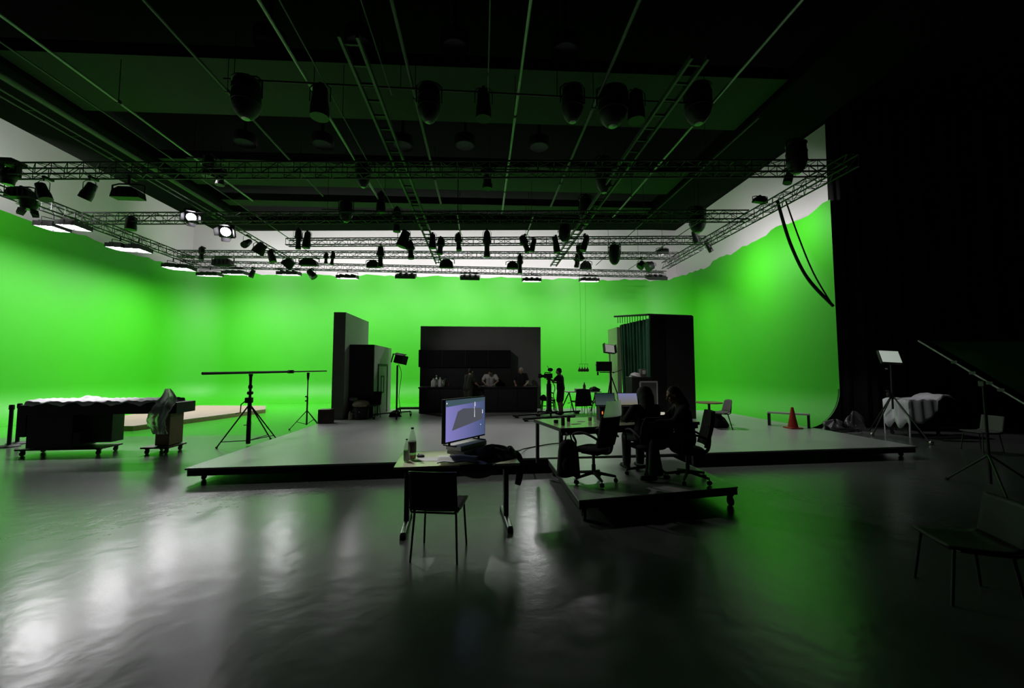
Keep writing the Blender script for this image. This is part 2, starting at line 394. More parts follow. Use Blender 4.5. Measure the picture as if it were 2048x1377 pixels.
# ------------------------------------------------------------------ lit softlight panels along the green wall
def softlight(label, p, rz, tilt, lit=True, hang=.36, w=.95, d=.5):
    o = thing('softlight_panel', label, 'softlight', p, rz, 'softlight panels lighting the green wall')
    Rm = rotx(tilt)
    h = MB(); h.obox(Rm @ V((0, 0, .075)), (w, d, .11), Rm)
    for sy in (-1, 1): h.obox(Rm @ V((0, sy * (d / 2 + .012), .05)), (w + .05, .022, .16), Rm)
    for sx in (-1, 1): h.obox(Rm @ V((sx * (w / 2 + .012), 0, .05)), (.022, d + .04, .16), Rm)
    h.build('housing', M_lamp, o, smooth=False)
    for k in range(3): MB().obox(Rm @ V(((k - 1) * w * .3, 0, .16)), (.12, d * .8, .05), Rm).build('cooling_fin', M_lamp, o)
    f = MB()
    def dome(u, v):
        x = (u - .5) * (w - .04); y = (v - .5) * (d - .04)
        return Rm @ V((x, y, .02 - .045 * (1 - (2 * u - 1) ** 4) * (1 - (2 * v - 1) ** 4)))
    f.grid(dome, 10, 8).build('diffuser', M_panel if lit else M_paneldim, o)
    y = MB(); e = w / 2 + .05
    y.tube([(-e, 0, .06), (-e, 0, hang * .75), (-.05, 0, hang * .85), (.05, 0, hang * .85), (e, 0, hang * .75), (e, 0, .06)], .014, 6)
    y.build('yoke', M_lamp, o)
    MB().cyl((0, 0, hang * .8), (0, 0, hang + .1), .025, n=8).build('clamp', M_steel, o)
    return o
FZ = 6.62
lefts = [((105, 456), (148, 454)), ((240, 497), (277, 500)), ((346, 536), (371, 538))]
names = ['nearest', 'middle', 'farthest']
for k, pr in enumerate(lefts):
    for j, (px, py) in enumerate(pr):
        softlight('lit white softlight panel, %s of the %s pair along the left green wall' % ('outer' if j == 0 else 'inner', names[k]), G(px, py, FZ), R(90), R(3), True, w=.60, d=.55)
backs = [(420, 551, 1), (470, 548, 1), (578, 549, 1), (695, 556, 1), (812, 554, 0), (940, 557, 0), (1063, 562, 1), (1178, 562, 1), (1312, 557, 0)]
for k, (px, py, lit) in enumerate(backs):
    softlight('%s softlight panel along the back green wall, %s from the left' % ('lit white' if lit else 'wall-facing lit', ORD[k]), G(px, py, FZ), 0, R(7) if lit else R(24), bool(lit))
# ------------------------------------------------------------------ lamps hung in the rig
GR_HANG = 'stage lamps hung in the rig'
def lamp(kind, label, p, h, w, tilt=0, rz=0, top=None, lens=None, group=GR_HANG, light=None, tx=0):
    """p is the middle of the lamp body, h its height, w its width; tilt swings the body, top is the height it hangs from"""
    NM = {'par': 'par_can_lamp', 'profile': 'profile_spotlight', 'fresnel': 'fresnel_lamp', 'flood': 'floodlight', 'moving': 'moving_head_light', 'lantern': 'studio_lantern'}
    o = thing(NM[kind], label, 'lamp', p, rz, group)
    top = p.z + h * .9 if top is None else top
    T = top - p.z
    Rm = rotz(tilt * .6) @ rotx(tx) if tx else Matrix.Rotation(tilt, 3, 'Y') @ Matrix.Identity(3)
    b = MB(); ln = MB()
    if kind == 'profile':
        b.lathe([(w * .28, h * .5), (w * .42, h * .42), (w * .5, h * .2), (w * .5, h * .02), (w * .34, -.04 * h), (w * .34, -.3 * h), (w * .42, -.32 * h), (w * .42, -.5 * h), (w * .3, -.5 * h)], m=Rm, n=14)
        ln.lathe([(.0, -.47 * h), (w * .3, -.47 * h), (w * .3, -.45 * h)], m=Rm, n=14)
        for sg in (-1, 1): b.obox(Rm @ V((sg * w * .52, 0, .1 * h)), (w * .12, w * .5, h * .06), Rm)
    elif kind == 'par':
        b.lathe([(w * .2, h * .5), (w * .38, h * .44), (w * .42, h * .1), (w * .5, -.2 * h), (w * .5, -.5 * h), (w * .44, -.5 * h)], m=Rm, n=16)
        ln.lathe([(.0, -.44 * h), (w * .42, -.46 * h), (w * .42, -.43 * h)], m=Rm, n=16)
    elif kind == 'fresnel':
        b.lathe([(w * .30, h * .42), (w * .46, h * .34), (w * .48, -.12 * h), (w * .42, -.2 * h)], m=Rm, n=16)
        for k in range(5): b.obox(Rm @ V((0, 0, h * (.3 - .08 * k))), (w * .99, w * .99, h * .015), Rm)
        ln.lathe([(.0, -.22 * h), (w * .3, -.21 * h), (w * .38, -.18 * h)], m=Rm, n=16)
        for k in range(4):
            a = k * math.pi / 2; q = rotz(a)
            pts = [q @ V((x, y, z)) for x, y, z in ((-.34 * w, .42 * w, -.2 * h), (.34 * w, .42 * w, -.2 * h), (.26 * w, .62 * w, -.5 * h), (-.26 * w, .62 * w, -.5 * h))]
            d = MB(); d.prism([Rm @ x for x in pts], Rm @ (q @ V((0, .012, .004)))); d.build('barn_door', M_lamp, o)
    elif kind == 'flood':
        b.prism([Rm @ V(x) for x in ((-w * .5, -w * .18, -h * .5), (w * .5, -w * .18, -h * .5), (w * .44, -w * .18, h * .1), (w * .22, -w * .18, h * .42), (-w * .22, -w * .18, h * .42), (-w * .44, -w * .18, h * .1))], Rm @ V((0, w * .36, 0)))
        for k in range(4): b.obox(Rm @ V(((k - 1.5) * w * .2, -w * .2, -.1 * h)), (w * .04, w * .06, h * .6), Rm)
        ln.obox(Rm @ V((0, w * .185, -h * .18)), (w * .8, .01, h * .5), Rm)
    elif kind == 'moving':
        b.ell(Rm @ V((0, 0, -.12 * h)), (w * .34, w * .36, h * .34), Rm); b.cyl(Rm @ V((0, 0, -.3 * h)), Rm @ V((0, 0, -.5 * h)), w * .28, w * .24, 16)
        ln.cyl(Rm @ V((0, 0, -.5 * h)), Rm @ V((0, 0, -.51 * h)), w * .2, w * .2, 16)
        MB().box(-w * .5, w * .5, -w * .4, w * .4, h * .34, h * .5).build('base', M_lamp, o, bevel=.01)
        for sg in (-1, 1): MB().box(sg * w * .45 - w * .06, sg * w * .45 + w * .06, -w * .15, w * .15, -h * .2, h * .36).build('arm', M_lamp, o, bevel=.008)
    else:
        b.lathe([(w * .22, h * .5), (w * .36, h * .46), (w * .46, h * .36), (w * .5, h * .1), (w * .5, -.15 * h), (w * .4, -.34 * h), (w * .26, -.46 * h), (w * .16, -.5 * h)], m=Rm, n=18)
        for z in (.38, .12, -.14): b.lathe([(w * .47, h * (z + .02)), (w * .52, h * (z + .01)), (w * .52, h * (z - .01)), (w * .47, h * (z - .02))], m=Rm, n=18)
        ln.lathe([(.0, -.52 * h), (w * .15, -.51 * h), (w * .15, -.5 * h)], m=Rm, n=14)
    b.build('body', M_lamp, o)
    ln.build('lens', lens or M_lens, o)
    hw = w * .56; yk = MB(); zt = min(T, h * .62) if kind not in ('flood', 'moving') else min(T, h * .8)
    if kind != 'moving':
        yk.tube([(-hw, 0, 0), (-hw, 0, zt * .8), (-hw * .6, 0, zt), (hw * .6, 0, zt), (hw, 0, zt * .8), (hw, 0, 0)], max(.008, w * .03), 6)
        yk.build('yoke', M_lamp, o)
    if T > zt * .9:
        MB().cyl((0, 0, min(zt, T - .02) if kind != 'moving' else h * .5), (0, 0, T + .03), max(.012, w * .05), n=8).build('hanger', M_lamp, o)
        MB().obox((0, .1, T + .0), (.07, .26, .07)).build('clamp', M_lamp, o, bevel=.01)
    if light:  # added light inside a dark lamp body, to brighten a wall
        tgt, power, size = light
        L = bpy.data.lights.new('added_wash', 'AREA'); L.energy = power; L.size = size; L.shape = 'DISK'; L.color = (1, .95, .98)
        lo = bpy.data.objects.new('added_wash', L); C.objects.link(lo); lo.parent = o
        d = (V(tgt) - p); lo.location = rotz(-rz) @ (d.normalized() * (max(h, w) * .62))
        lo.rotation_euler = (rotz(-rz) @ d).to_track_quat('-Z', 'Y').to_euler()
    return o
def ty(key, x):
    a, c = TR[key]; t = (x - a.x) / (c.x - a.x); return a.y + (c.y - a.y) * t
def hang(row, kind, px, py, wpx, hpx, key=None, y=None, top=None, tilt=0, dy=.24, **k):
    Y = y
    if key:
        Y = 16
        for _ in range(8): Y = ty(key, D(px, py, Y).x) - dy
    p = D(px, py, Y); s = Y / FPX * 1.0
    return (p.x if row != 'left truss' else p.y, row, kind, p, hpx * s, wpx * s, tilt, (TZ - .15 if top is None else top), k)
LAMPS = []
A = LAMPS.append
# big lanterns high under the dark ceiling, nearest row
for (px, py, wp, hp, kd) in ((493, 196, 52, 84, 'lantern'), (640, 203, 36, 66, 'par'), (858, 206, 46, 80, 'lantern'), (967, 208, 32, 64, 'par'), (1145, 207, 46, 80, 'lantern'), (1225, 214, 60, 84, 'lantern'), (1272, 212, 36, 66, 'par'), (1396, 208, 56, 88, 'lantern')):
    A(hang('nearest ceiling row', kd, px, py, wp, hp, y=8.3, top=7.85))
for (px, py, wp, hp, kd) in ((418, 332, 22, 44, 'par'), (440, 352, 20, 36, 'profile'), (727, 345, 28, 60, 'lantern'), (975, 350, 24, 58, 'profile'), (1208, 350, 34, 76, 'lantern')):
    A(hang('second ceiling row', kd, px, py, wp, hp, y=11.6, top=7.85))
for (px, py, wp, hp, kd) in ((692, 422, 26, 44, 'lantern'), (762, 405, 18, 40, 'par'), (794, 440, 18, 48, 'profile'), (1172, 420, 28, 60, 'lantern'), (1395, 440, 34, 54, 'lantern')):
    A(hang('third ceiling row', kd, px, py, wp, hp, y=14.2, top=7.5))
# under the third cross truss
T3 = [(597, 478, 12, 40, 'profile', 0), (614, 480, 15, 32, 'par', .1), (808, 478, 22, 34, 'par', .3), (821, 500, 15, 36, 'profile', -.1), (865, 482, 14, 30, 'par', 0), (881, 492, 15, 34, 'profile', .1),
      (917, 484, 13, 34, 'profile', -.08), (974, 488, 15, 54, 'profile', 0), (1050, 488, 16, 36, 'profile', -.4), (1066, 490, 11, 28, 'par', .2), (1112, 489, 14, 34, 'par', -.15), (1129, 466, 24, 36, 'lantern', 0),
      (1170, 486, 14, 34, 'par', .3), (1229, 509, 24, 42, 'lantern', 0), (1391, 474, 14, 26, 'par', -.3)]
for px, py, wp, hp, kd, tl in T3: A(hang('third cross truss', kd, px, py, wp, hp, key='t3', tilt=tl))
T2 = [(520, 497, 22, 22, 'par', .5), (543, 512, 13, 24, 'par', -.3), (403, 507, 10, 24, 'profile', 0), (652, 517, 8, 20, 'profile', 0), (665, 517, 8, 24, 'profile', .1), (761, 513, 13, 42, 'profile', 0), (1040, 528, 11, 38, 'profile', 0), (1160, 505, 13, 32, 'profile', -.25), (1283, 530, 16, 14, 'par', .7)]
for px, py, wp, hp, kd, tl in T2: A(hang('second cross truss', kd, px, py, wp, hp, key='t2', tilt=tl))
T1 = [(446, 523, 36, 16, 'flood', 0), (504, 547, 10, 16, 'par', .4), (578, 526, 22, 18, 'par', .8), (618, 524, 34, 14, 'flood', 0), (623, 548, 14, 18, 'par', -.7), (747, 528, 26, 14, 'flood', 0), (893, 527, 28, 18, 'flood', 0), (1025, 530, 24, 14, 'flood', 0), (1154, 522, 12, 26, 'profile', .1), (1171, 530, 24, 16, 'flood', 0)]
for px, py, wp, hp, kd, tl in T1:
    kw = {}
    if kd == 'flood': kw['light'] = 1  # dark floods given added light for the white upper wall
    A(hang('back truss', kd, px, py, wp, hp, key='back', tilt=tl, **kw))
A(hang('left side', 'moving', 18, 345, 34, 46, y=11.2)); A(hang('left side', 'par', 86, 383, 20, 34, y=11.2, tilt=-.4)); A(hang('left side', 'par', 178, 382, 20, 34, y=11.1, tilt=.45))
A(hang('left side', 'flood', 257, 386, 52, 22, y=11.0)); A(hang('left side', 'flood', 42, 385, 44, 20, y=12.6, light=1)); A(hang('left side', 'fresnel', 57, 411, 22, 36, y=12.8))
A(hang('left side', 'par', 262, 447, 18, 24, y=14.5)); A(hang('left side', 'fresnel', 383, 433, 24, 28, y=14.3, tilt=.9, lens='g')); A(hang('left side', 'fresnel', 453, 462, 26, 30, y=15.2, tilt=.5, lens='g'))
A(hang('left side', 'par', 494, 486, 13, 28, y=16.5, tilt=.2, lens='g'))
A(hang('right side', 'lantern', 1593, 314, 40, 74, y=9.4)); A(hang('right side', 'par', 1578, 352, 18, 34, y=10.3, tilt=.3)); A(hang('right side', 'flood', 1520, 399, 30, 14, y=12.78, top=TZ - .12, tilt=.1, light=1))
A(hang('right side', 'par', 1417, 493, 10, 26, y=15.4, tilt=-.5, light=1)); A(hang('right side', 'flood', 1325, 503, 24, 14, y=18.6, tilt=-.7, lens='g')); A(hang('right side', 'par', 1300, 532, 22, 14, y=18.4, tilt=1.2))
WHERE = {'nearest ceiling row': 'in the nearest dark ceiling row', 'second ceiling row': 'in the second dark ceiling row', 'third ceiling row': 'in the third dark ceiling row',
         'third cross truss': 'under the dark ceiling edge truss', 'second cross truss': 'under the middle cross truss', 'back truss': 'at the back truss', 'left side': 'among the left side trusses', 'right side': 'among the right side trusses'}
LOOK = {'par': 'stubby black can lamp', 'profile': 'slim black spotlight', 'fresnel': 'black lamp with flaps', 'flood': 'wide black floodlight', 'moving': 'bulky black moving lamp', 'lantern': 'big black barrel lamp'}
for row in WHERE:
    rows = sorted([l for l in LAMPS if l[1] == row], key=lambda l: l[0])
    for i, (x, _, kd, p, h, wd, tl, top, kw) in enumerate(rows):
        lens = M_glow if kw.get('lens') else None
        lt = None
        if kw.get('light'):
            if row == 'back truss': lt = ((p.x, 24.9, 9.2), WALL_WASH_W, .4)
            elif row == 'left side': lt = ((-17.2, p.y + 3.5, 9.3), WALL_WASH_W * 1.15, .4)
            else: lt = ((12.2, p.y + 3.4, 4.2), WALL_WASH_W * (1.2 if kd == 'flood' else 1.5), .4)  # added wash from the right lamps onto the green wall
        ob = lamp(kd, '%s%s, %s from the left %s' % ('lit ' if lens else '', LOOK[kd], ORD[i], WHERE[row]), p, h, wd, tl, 0, max(top, p.z + h * .55), lens, GR_HANG + ' ' + row, lt, R(-58) if lens else 0)
        aim = {('nearest ceiling row', 0): ((0.6, 16.6, 1.6), SPOT_W, 34), ('nearest ceiling row', 7): ((11.9, 11.2, 1.0), SPOT_W * .7, 17), ('nearest ceiling row', 1): ((-.38, 4.85, .8), DECK_FILL_W * 2.4, 11.5), ('second ceiling row', 0): ((-3.0, 9.5, .3), DECK_FILL_W, 66), ('second ceiling row', 2): ((.8, 9.8, .3), DECK_FILL_W, 66), ('second ceiling row', 4): ((5.6, 10.3, .3), DECK_FILL_W, 66), ('left side', 5): ((-8.9, 9.9, 1.0), DECK_FILL_W * 2.2, 30)}.get((row, i))
        if aim:  # beams added for deck, table, bench and cart; kitchen beam follows a cast shadow
            L = bpy.data.lights.new('fill_beam', 'SPOT'); L.energy = aim[1]; L.spot_size = R(aim[2]); L.spot_blend = .9; L.shadow_soft_size = .12; L.color = (1, .96, .97)
            lo = bpy.data.objects.new('fill_beam', L); C.objects.link(lo); lo.parent = ob; d = V(aim[0]) - p
            lo.location = d.normalized() * .55; lo.rotation_euler = d.to_track_quat('-Z', 'Y').to_euler()
# black supply cables swagging from the right truss corner to the drape
a = G(1550, 404, TZ)
for k, (dx, sg, lab) in enumerate(((0, .95, 'thick black cable bundle swagging from the right truss corner to the drape'), (.28, .55, 'thinner black cable beside the thick swagging bundle near the drape'))):
    e = D(1666, 612, 11.9); st = a + V((dx, -.1, 0))
    pts = smoothpath([st, lerp(st, e, .28) - V((.12 - k * .1, 0, sg * .42)), lerp(st, e, .62) - V((.16 - k * .1, 0, sg * .42)), e + V((0, 0, .0))], 8)
    m = MB(); m.tube(pts, .045 if k == 0 else .022, 8)
    if k == 0: m.tube([p + V((.05, .03, -.05 * math.sin(i / 4))) for i, p in enumerate(pts)], .025, 6)
    tag(m.build('hanging_cable', M_rubber), lab, 'cable', 'cables hanging at the drape')
# ------------------------------------------------------------------ the big rolling deck
PH = .25
b = MB(); pl = [V((-4.9, 7.16, PH)), V((9.30, 7.97, PH)), V((9.30, 15.0, PH)), (V((7.2, 16.6, PH))), V((-4.9, 16.9, PH))]
o = thing('stage_platform', 'large low grey stage platform on casters carrying the film set', 'platform', (0, 0, 0))
MB().prism([p - V((0, 0, .03)) for p in pl], (0, 0, .03)).build('deck', M_deck, o, smooth=False)
m = MB(); cen = V((2, 12, PH))
m.prism([lerp(p, cen, .004) - V((0, 0, .135)) for p in pl], (0, 0, .103)); m.build('edge_frame', M_black, o, smooth=False)
def caster(m2, p, r=.045, h=.115):
    p = V(p); m2.cyl(p + V((-.018, 0, r)), p + V((.018, 0, r)), r, n=14)
    m2.obox(p + V((0, .01, h - .012)), (.07, .07, .02)); m2.obox(p + V((-.026, .01, h * .65)), (.008, .045, h * .6)); m2.obox(p + V((.026, .01, h * .65)), (.008, .045, h * .6))
for i in range(9):
    for j in range(4):
        x = -4.75 + i * 1.74; y = 7.4 + .8 * (x + 4.9) / 14 + j * 2.6
        m = MB(); caster(m, (x, y, 0)); m.build('caster', M_rubber, o)

# ------------------------------------------------------------------ set walls on the deck
FLZ = PH + .004
o = thing('set_flat', 'tall thick grey set wall standing end-on at the left of the platform', 'set wall', (-4.66, 14.9, FLZ))
MB().box(-.19, .19, -1.35, 1.35, 0, 3.52).build('panel', M_setgrey2, o, smooth=False)
MB().box(-.19, .19, -1.375, -1.352, 0, 3.52).build('end_board', M_setgrey, o, smooth=False)
o = thing('set_room_box', 'black boxy set room with an outlined door, right of the tall end-on wall', 'set wall', (-4.05, 15.3, FLZ))
MB().box(-.42, .40, -1.3, -1.22, 0, 2.48).build('front_panel', M_black, o, smooth=False)
MB().box(.32, .40, -1.22, 1.35, 0, 2.48).build('side_panel', M_setgrey2, o, smooth=False)
MB().box(-.42, .32, -1.22, 1.35, 2.42, 2.48).build('top_panel', M_black, o, smooth=False)
MB().box(-.42, .32, 1.27, 1.35, 0, 2.42).build('rear_panel', M_black, o, smooth=False)
d = MB().box(.4005, .412, -.72, .62, .02, 1.78).build('door', M_setgrey2, o, smooth=False)
m = MB()
for q in ((-.76, -.68, 0, 1.83), (.58, .66, 0, 1.83), (-.68, .58, 1.75, 1.83)): m.box(.4125, .43, q[0], q[1], q[2], q[3])
m.build('door_frame', M_black, o, smooth=False)
m = MB()
for q in ((-.32, -.26, .75, 1.4), (.08, .14, .75, 1.4), (-.26, .08, 1.34, 1.4), (-.26, .08, .75, .81)): m.box(.4125, .425, q[0], q[1], q[2], q[3])
m.build('hatch_frame', M_black, d, smooth=False)
# kitchen back wall
yk = 17.0
x0, x1 = D(841, 700, yk).x, D(1081, 700, yk).x; zt = D(960, 654, yk).z
o = thing('set_flat', 'wide dark grey set wall standing behind the black kitchen counter', 'set wall', ((x0 + x1) / 2, yk, .012))
h = (x1 - x0) / 2
MB().box(-h, h, -.06, .06, 0, zt).build('panel', M_setgrey, o, smooth=False)
for k in range(3):
    m = MB(); xx = -h * .7 + h * .7 * k; m.box(xx - .03, xx + .03, .06, .10, 0, zt - .1); m.build('rear_batten', M_wood, o)
for k in (-1, 1): m = MB(); m.prism([(k * h * .6 - .02, .1, 0), (k * h * .6 - .02, .95, 0), (k * h * .6 - .02, .1, 1.7)], (.04, 0, 0)); m.build('brace', M_wood, o)
yc = 16.55; a = D(838, 700, yc); c = D(1021, 773, yc)
o = thing('kitchen_unit', 'tall matt black kitchen wall unit behind the people', 'cabinet', ((a.x + c.x) / 2, 16.62, FLZ))
h = (c.x - a.x) / 2
MB().box(-h + .06, h, -.08, .26, 0, a.z - PH - .7).build('lower_panel', M_black, o, smooth=False)
MB().box(-h, h, -.16, .26, a.z - PH - .7, a.z - PH).build('upper_cabinet', M_black, o, smooth=False)
for k in range(4): MB().box(-h + .02 + k * h / 2, -h - .02 + (k + 1) * h / 2, -.178, -.161, a.z - PH - .68, a.z - PH - .02).build('cabinet_door', M_blackgloss, o, smooth=False)
a = D(839, 774, 15.5); c = D(1074, 774, 15.5)
o = thing('kitchen_counter', 'long black kitchen counter in front of the grey set wall', 'counter', ((a.x + c.x) / 2, 15.55, FLZ))
h = (c.x - a.x) / 2; ch = a.z - PH
MB().box(-h + .03, h - .03, -.32, .34, .0, ch - .05).build('body', M_black, o, smooth=False)
MB().box(-h, h, -.36, .36, ch - .05, ch).build('worktop', M_blackgloss, o, smooth=False)
for k in range(6): MB().box(-h + .05 + k * (2 * h - .1) / 6, -h + .03 + (k + 1) * (2 * h - .1) / 6, -.34, -.321, .08, ch - .08).build('front_panel', M_black, o, smooth=False)
CT = FLZ + ch
def bottle(name, label, p, r, h, m_, cap=None, group=None, neck=.35):
    o = thing(name, label, 'bottle', p, 0, group)
    MB().lathe([(r * .9, 0), (r, .02 * h), (r, h * (1 - neck)), (r * .75, h * (1 - neck * .7)), (r * neck, h * (1 - neck * .35)), (r * neck, h * .97)], n=14).build('body', m_, o)
    MB().cyl((0, 0, h * .97), (0, 0, h * 1.03), r * neck * 1.15, n=12).build('cap', cap or M_black, o)
    return o
its = [(867, 16, 10, 'white squat bottle on the counter, leftmost of the group', M_paper), (873, 22, 6, 'tall white bottle, second from the left on the counter', M_silver), (880, 18, 7, 'pale bottle in the middle of the counter group', M_paper), (886, 13, 6, 'short pale bottle at the right of the counter group', M_silver)]
for px, hp, wp, lab, mm in its:
    p = D(px, 774, 15.55); p.z = CT; bottle('kitchen_bottle', lab, p, wp * 15.5 / 1600, hp * 15.5 / 800, mm, M_paper, 'pale bottles on the kitchen counter')
p = D(890, 774, 15.6); p.z = CT; bottle('kitchen_bottle', 'dark narrow bottle right of the pale bottles on the counter', p, .045, .30, M_label, M_silver)
p = D(898, 774, 15.6); p.z = CT; bottle('kitchen_bottle', 'small brown bottle standing alone on the counter', p, .04, .16, M_brown, M_brown)
p = D(953, 774, 15.55); p.z = CT
o = tag(MB().lathe([(.10, 0), (.12, .01), (.22, .10), (.25, .13), (.235, .13), (.2, .09), (.0, .02)], n=24).build('mixing_bowl', M_brown), 'wide dark bowl on the counter between the two left people', 'bowl'); o.location = p
p = D(964, 774, 15.35); p.z = CT
o = tag(MB().lathe([(.05, 0), (.06, .0), (.11, .03), (.105, .035), (.05, .012), (0, .012)], n=20).build('plate', M_paper), 'small white dish on the counter beside the bowl', 'plate'); o.location = p
p = D(1000 - 14, 774, 15.4); p.z = CT
o = tag(MB().lathe([(.03, 0), (.035, .01), (.035, .1), (.03, .1), (.028, .015), (0, .015)], n=16).build('drinking_glass', M_silver), 'small pale glass on the counter in front of the white shirt person', 'glass'); o.location = p

# right set room: pale end strip, curtain, black flat, rail
yb = 12.9
fl = D(1300, 700, yb); fr = D(1387, 700, yb); zt = D(1340, 632, yb).z
o = thing('set_flat', 'tall black set wall at the right, beside the dark green curtain', 'set wall', ((fl.x + fr.x) / 2, yb, FLZ))
h = (fr.x - fl.x) / 2
MB().box(-h, h, -.05, .05, 0, zt - PH).build('panel', M_black, o, smooth=False)
MB().box(-h, -h + .5, -.075, -.051, 0, zt - PH).build('pilaster', M_blackgloss, o, smooth=False)
for k in (-1, 1): m = MB(); m.prism([(k * h * .8 - .02, .05, 0), (k * h * .8 - .02, .9, 0), (k * h * .8 - .02, .05, 1.9)], (.04, 0, 0)); m.build('brace', M_black, o)
cl_ = D(1240, 700, yb + 1.9); crr = D(1299, 700, yb - .1)
def cur(u, v):
    p = lerp((cl_.x, cl_.y, 0), (crr.x, crr.y, 0), u); n = V((.75, .65, 0)).normalized()
    k = .07 * math.sin(u * 58) + .03 * math.sin(u * 23 + 1); t = zt - PH - .14
    pin = 1 - .18 * math.exp(-((v - .35) / .25) ** 2) * (1 - u) * 0
    return V((p.x, p.y, FLZ + .03 + v * t)) + n * k * (1 - .5 * v) + V((.10 * (1 - v) * (1 - u), 0, 0))
tag(MB().grid(cur, 110, 8).build('set_curtain', M_grfab, solid=.012), 'pleated dark green curtain hanging left of the tall black set wall', 'curtain')
a = D(1229, 633, yb + 2.1); c = D(1384, 632, yb + .12)
o = thing('curtain_rail', 'thin dark rail across the top of the green curtain and black wall', 'rail', lerp(a, c, .5))
MB().cyl(a - o.location, V((crr.x, crr.y, c.z)) - o.location, .035, n=8).build('pipe', M_black, o); MB().cyl(V((crr.x, crr.y, c.z)) - o.location, V((c.x, c.y + .02, c.z)) - o.location, .035, n=8).build('end_pipe', M_black, o)
m = MB()
for k in range(12): p = lerp(a, V((crr.x, crr.y, c.z)), (k + 1.5) / 13.5) - o.location; m.cyl(p - V((0, 0, .26)), p, .012, n=6)
m.build('hook', M_black, o)
ps = D(1237, 700, yb + 2.3); zs = D(1237, 655, yb + 2.3).z
o = tag(MB().box(-.085, .085, -.55, .55, 0, zs - PH).build('set_flat', M_tabletop, smooth=False), 'narrow pale set wall edge left of the dark green curtain', 'set wall'); o.location = (ps.x, yb + 2.75, FLZ)
# speaker and things in front of the curtain
p = D(1291, 830, 12.25); p.z = FLZ
o = thing('flight_case', 'black equipment case with a grey-edged speaker front before the curtain', 'case', p)
cw, chh = .52, 1.28
MB().box(-cw / 2 - .18, cw / 2 - .05, -.05, .5, .06, chh + .12).build('body', M_black, o, bevel=.01)
MB().box(-cw / 2 + .05, cw / 2 + .05, -.17, -.06, .05, chh - .05).build('speaker_front', M_setgrey, o)
m = MB()
for q in ((-cw / 2 + .03, -cw / 2 + .06, .05, chh - .03), (cw / 2 + .04, cw / 2 + .07, .05, chh - .03), (-cw / 2 + .03, cw / 2 + .07, chh - .05, chh - .01)): m.box(q[0], q[1], -.19, -.17, q[2], q[3])
m.build('edge_trim', M_setgrey2, o)
MB().lathe([(.19, 0), (.2, .02), (.17, .03), (.08, .01), (0, .02)], (.05, -.18, .42), 20, rotx(R(90))).build('speaker_cone', M_rubber, o)
for sx in (-.3, .14): m = MB(); caster(m, (sx, .2, 0), .03, .07); m.build('caster', M_rubber, o)
q = p + V((-.22, .18, chh + .12))
def lump(name, lab, cat, pos, r, m_, seed, amp=.25, n=18, flat=.4, rz=0, **kw):
    rr = random.Random(seed); ph = [rr.uniform(0, 6.28) for _ in range(8)]
    def fn(u, v):
        a = u * 2 * math.pi; t = v * math.pi * .5
        f = 1 + amp * (math.sin(3 * a + ph[0]) * .5 + math.sin(5 * a + ph[1] + 3 * t) * .35 + math.sin(8 * a + ph[2]) * .2 + math.sin(6 * t + ph[3] + 2 * a) * .4)
        x = r[0] * math.cos(t) * math.cos(a) * f; y = r[1] * math.cos(t) * math.sin(a) * f; z = r[2] * math.sin(t) * (1 + amp * .6 * math.sin(4 * a + ph[4] + 5 * t))
        return V((x, y, max(0, z)))
    mb = MB().grid(fn, n * 2, n)
    mb.f.append(tuple(range(n * 2))[::-1]); mb.mi.append(0)
    o = mb.build(name, m_, smooth=True, sharp=70); o.location = pos; o.rotation_euler = (0, 0, rz)
    return tag(o, lab, cat, **kw)
lump('plastic_bag', 'crumpled pale bag lying on top of the black equipment case', 'bag', q + V((-.02, 0, 0)), (.17, .14, .12), M_setgrey2, 3)
o = thing('small_box', 'small grey box with a white label on the black equipment case', 'box', q + V((.24, .02, 0)))
MB().box(-.10, .10, -.1, .1, 0, .24).build('carton', M_setgrey, o, bevel=.006); MB().box(-.05, .05, -.104, -.101, .08, .2).build('paper_label', M_paper, o)
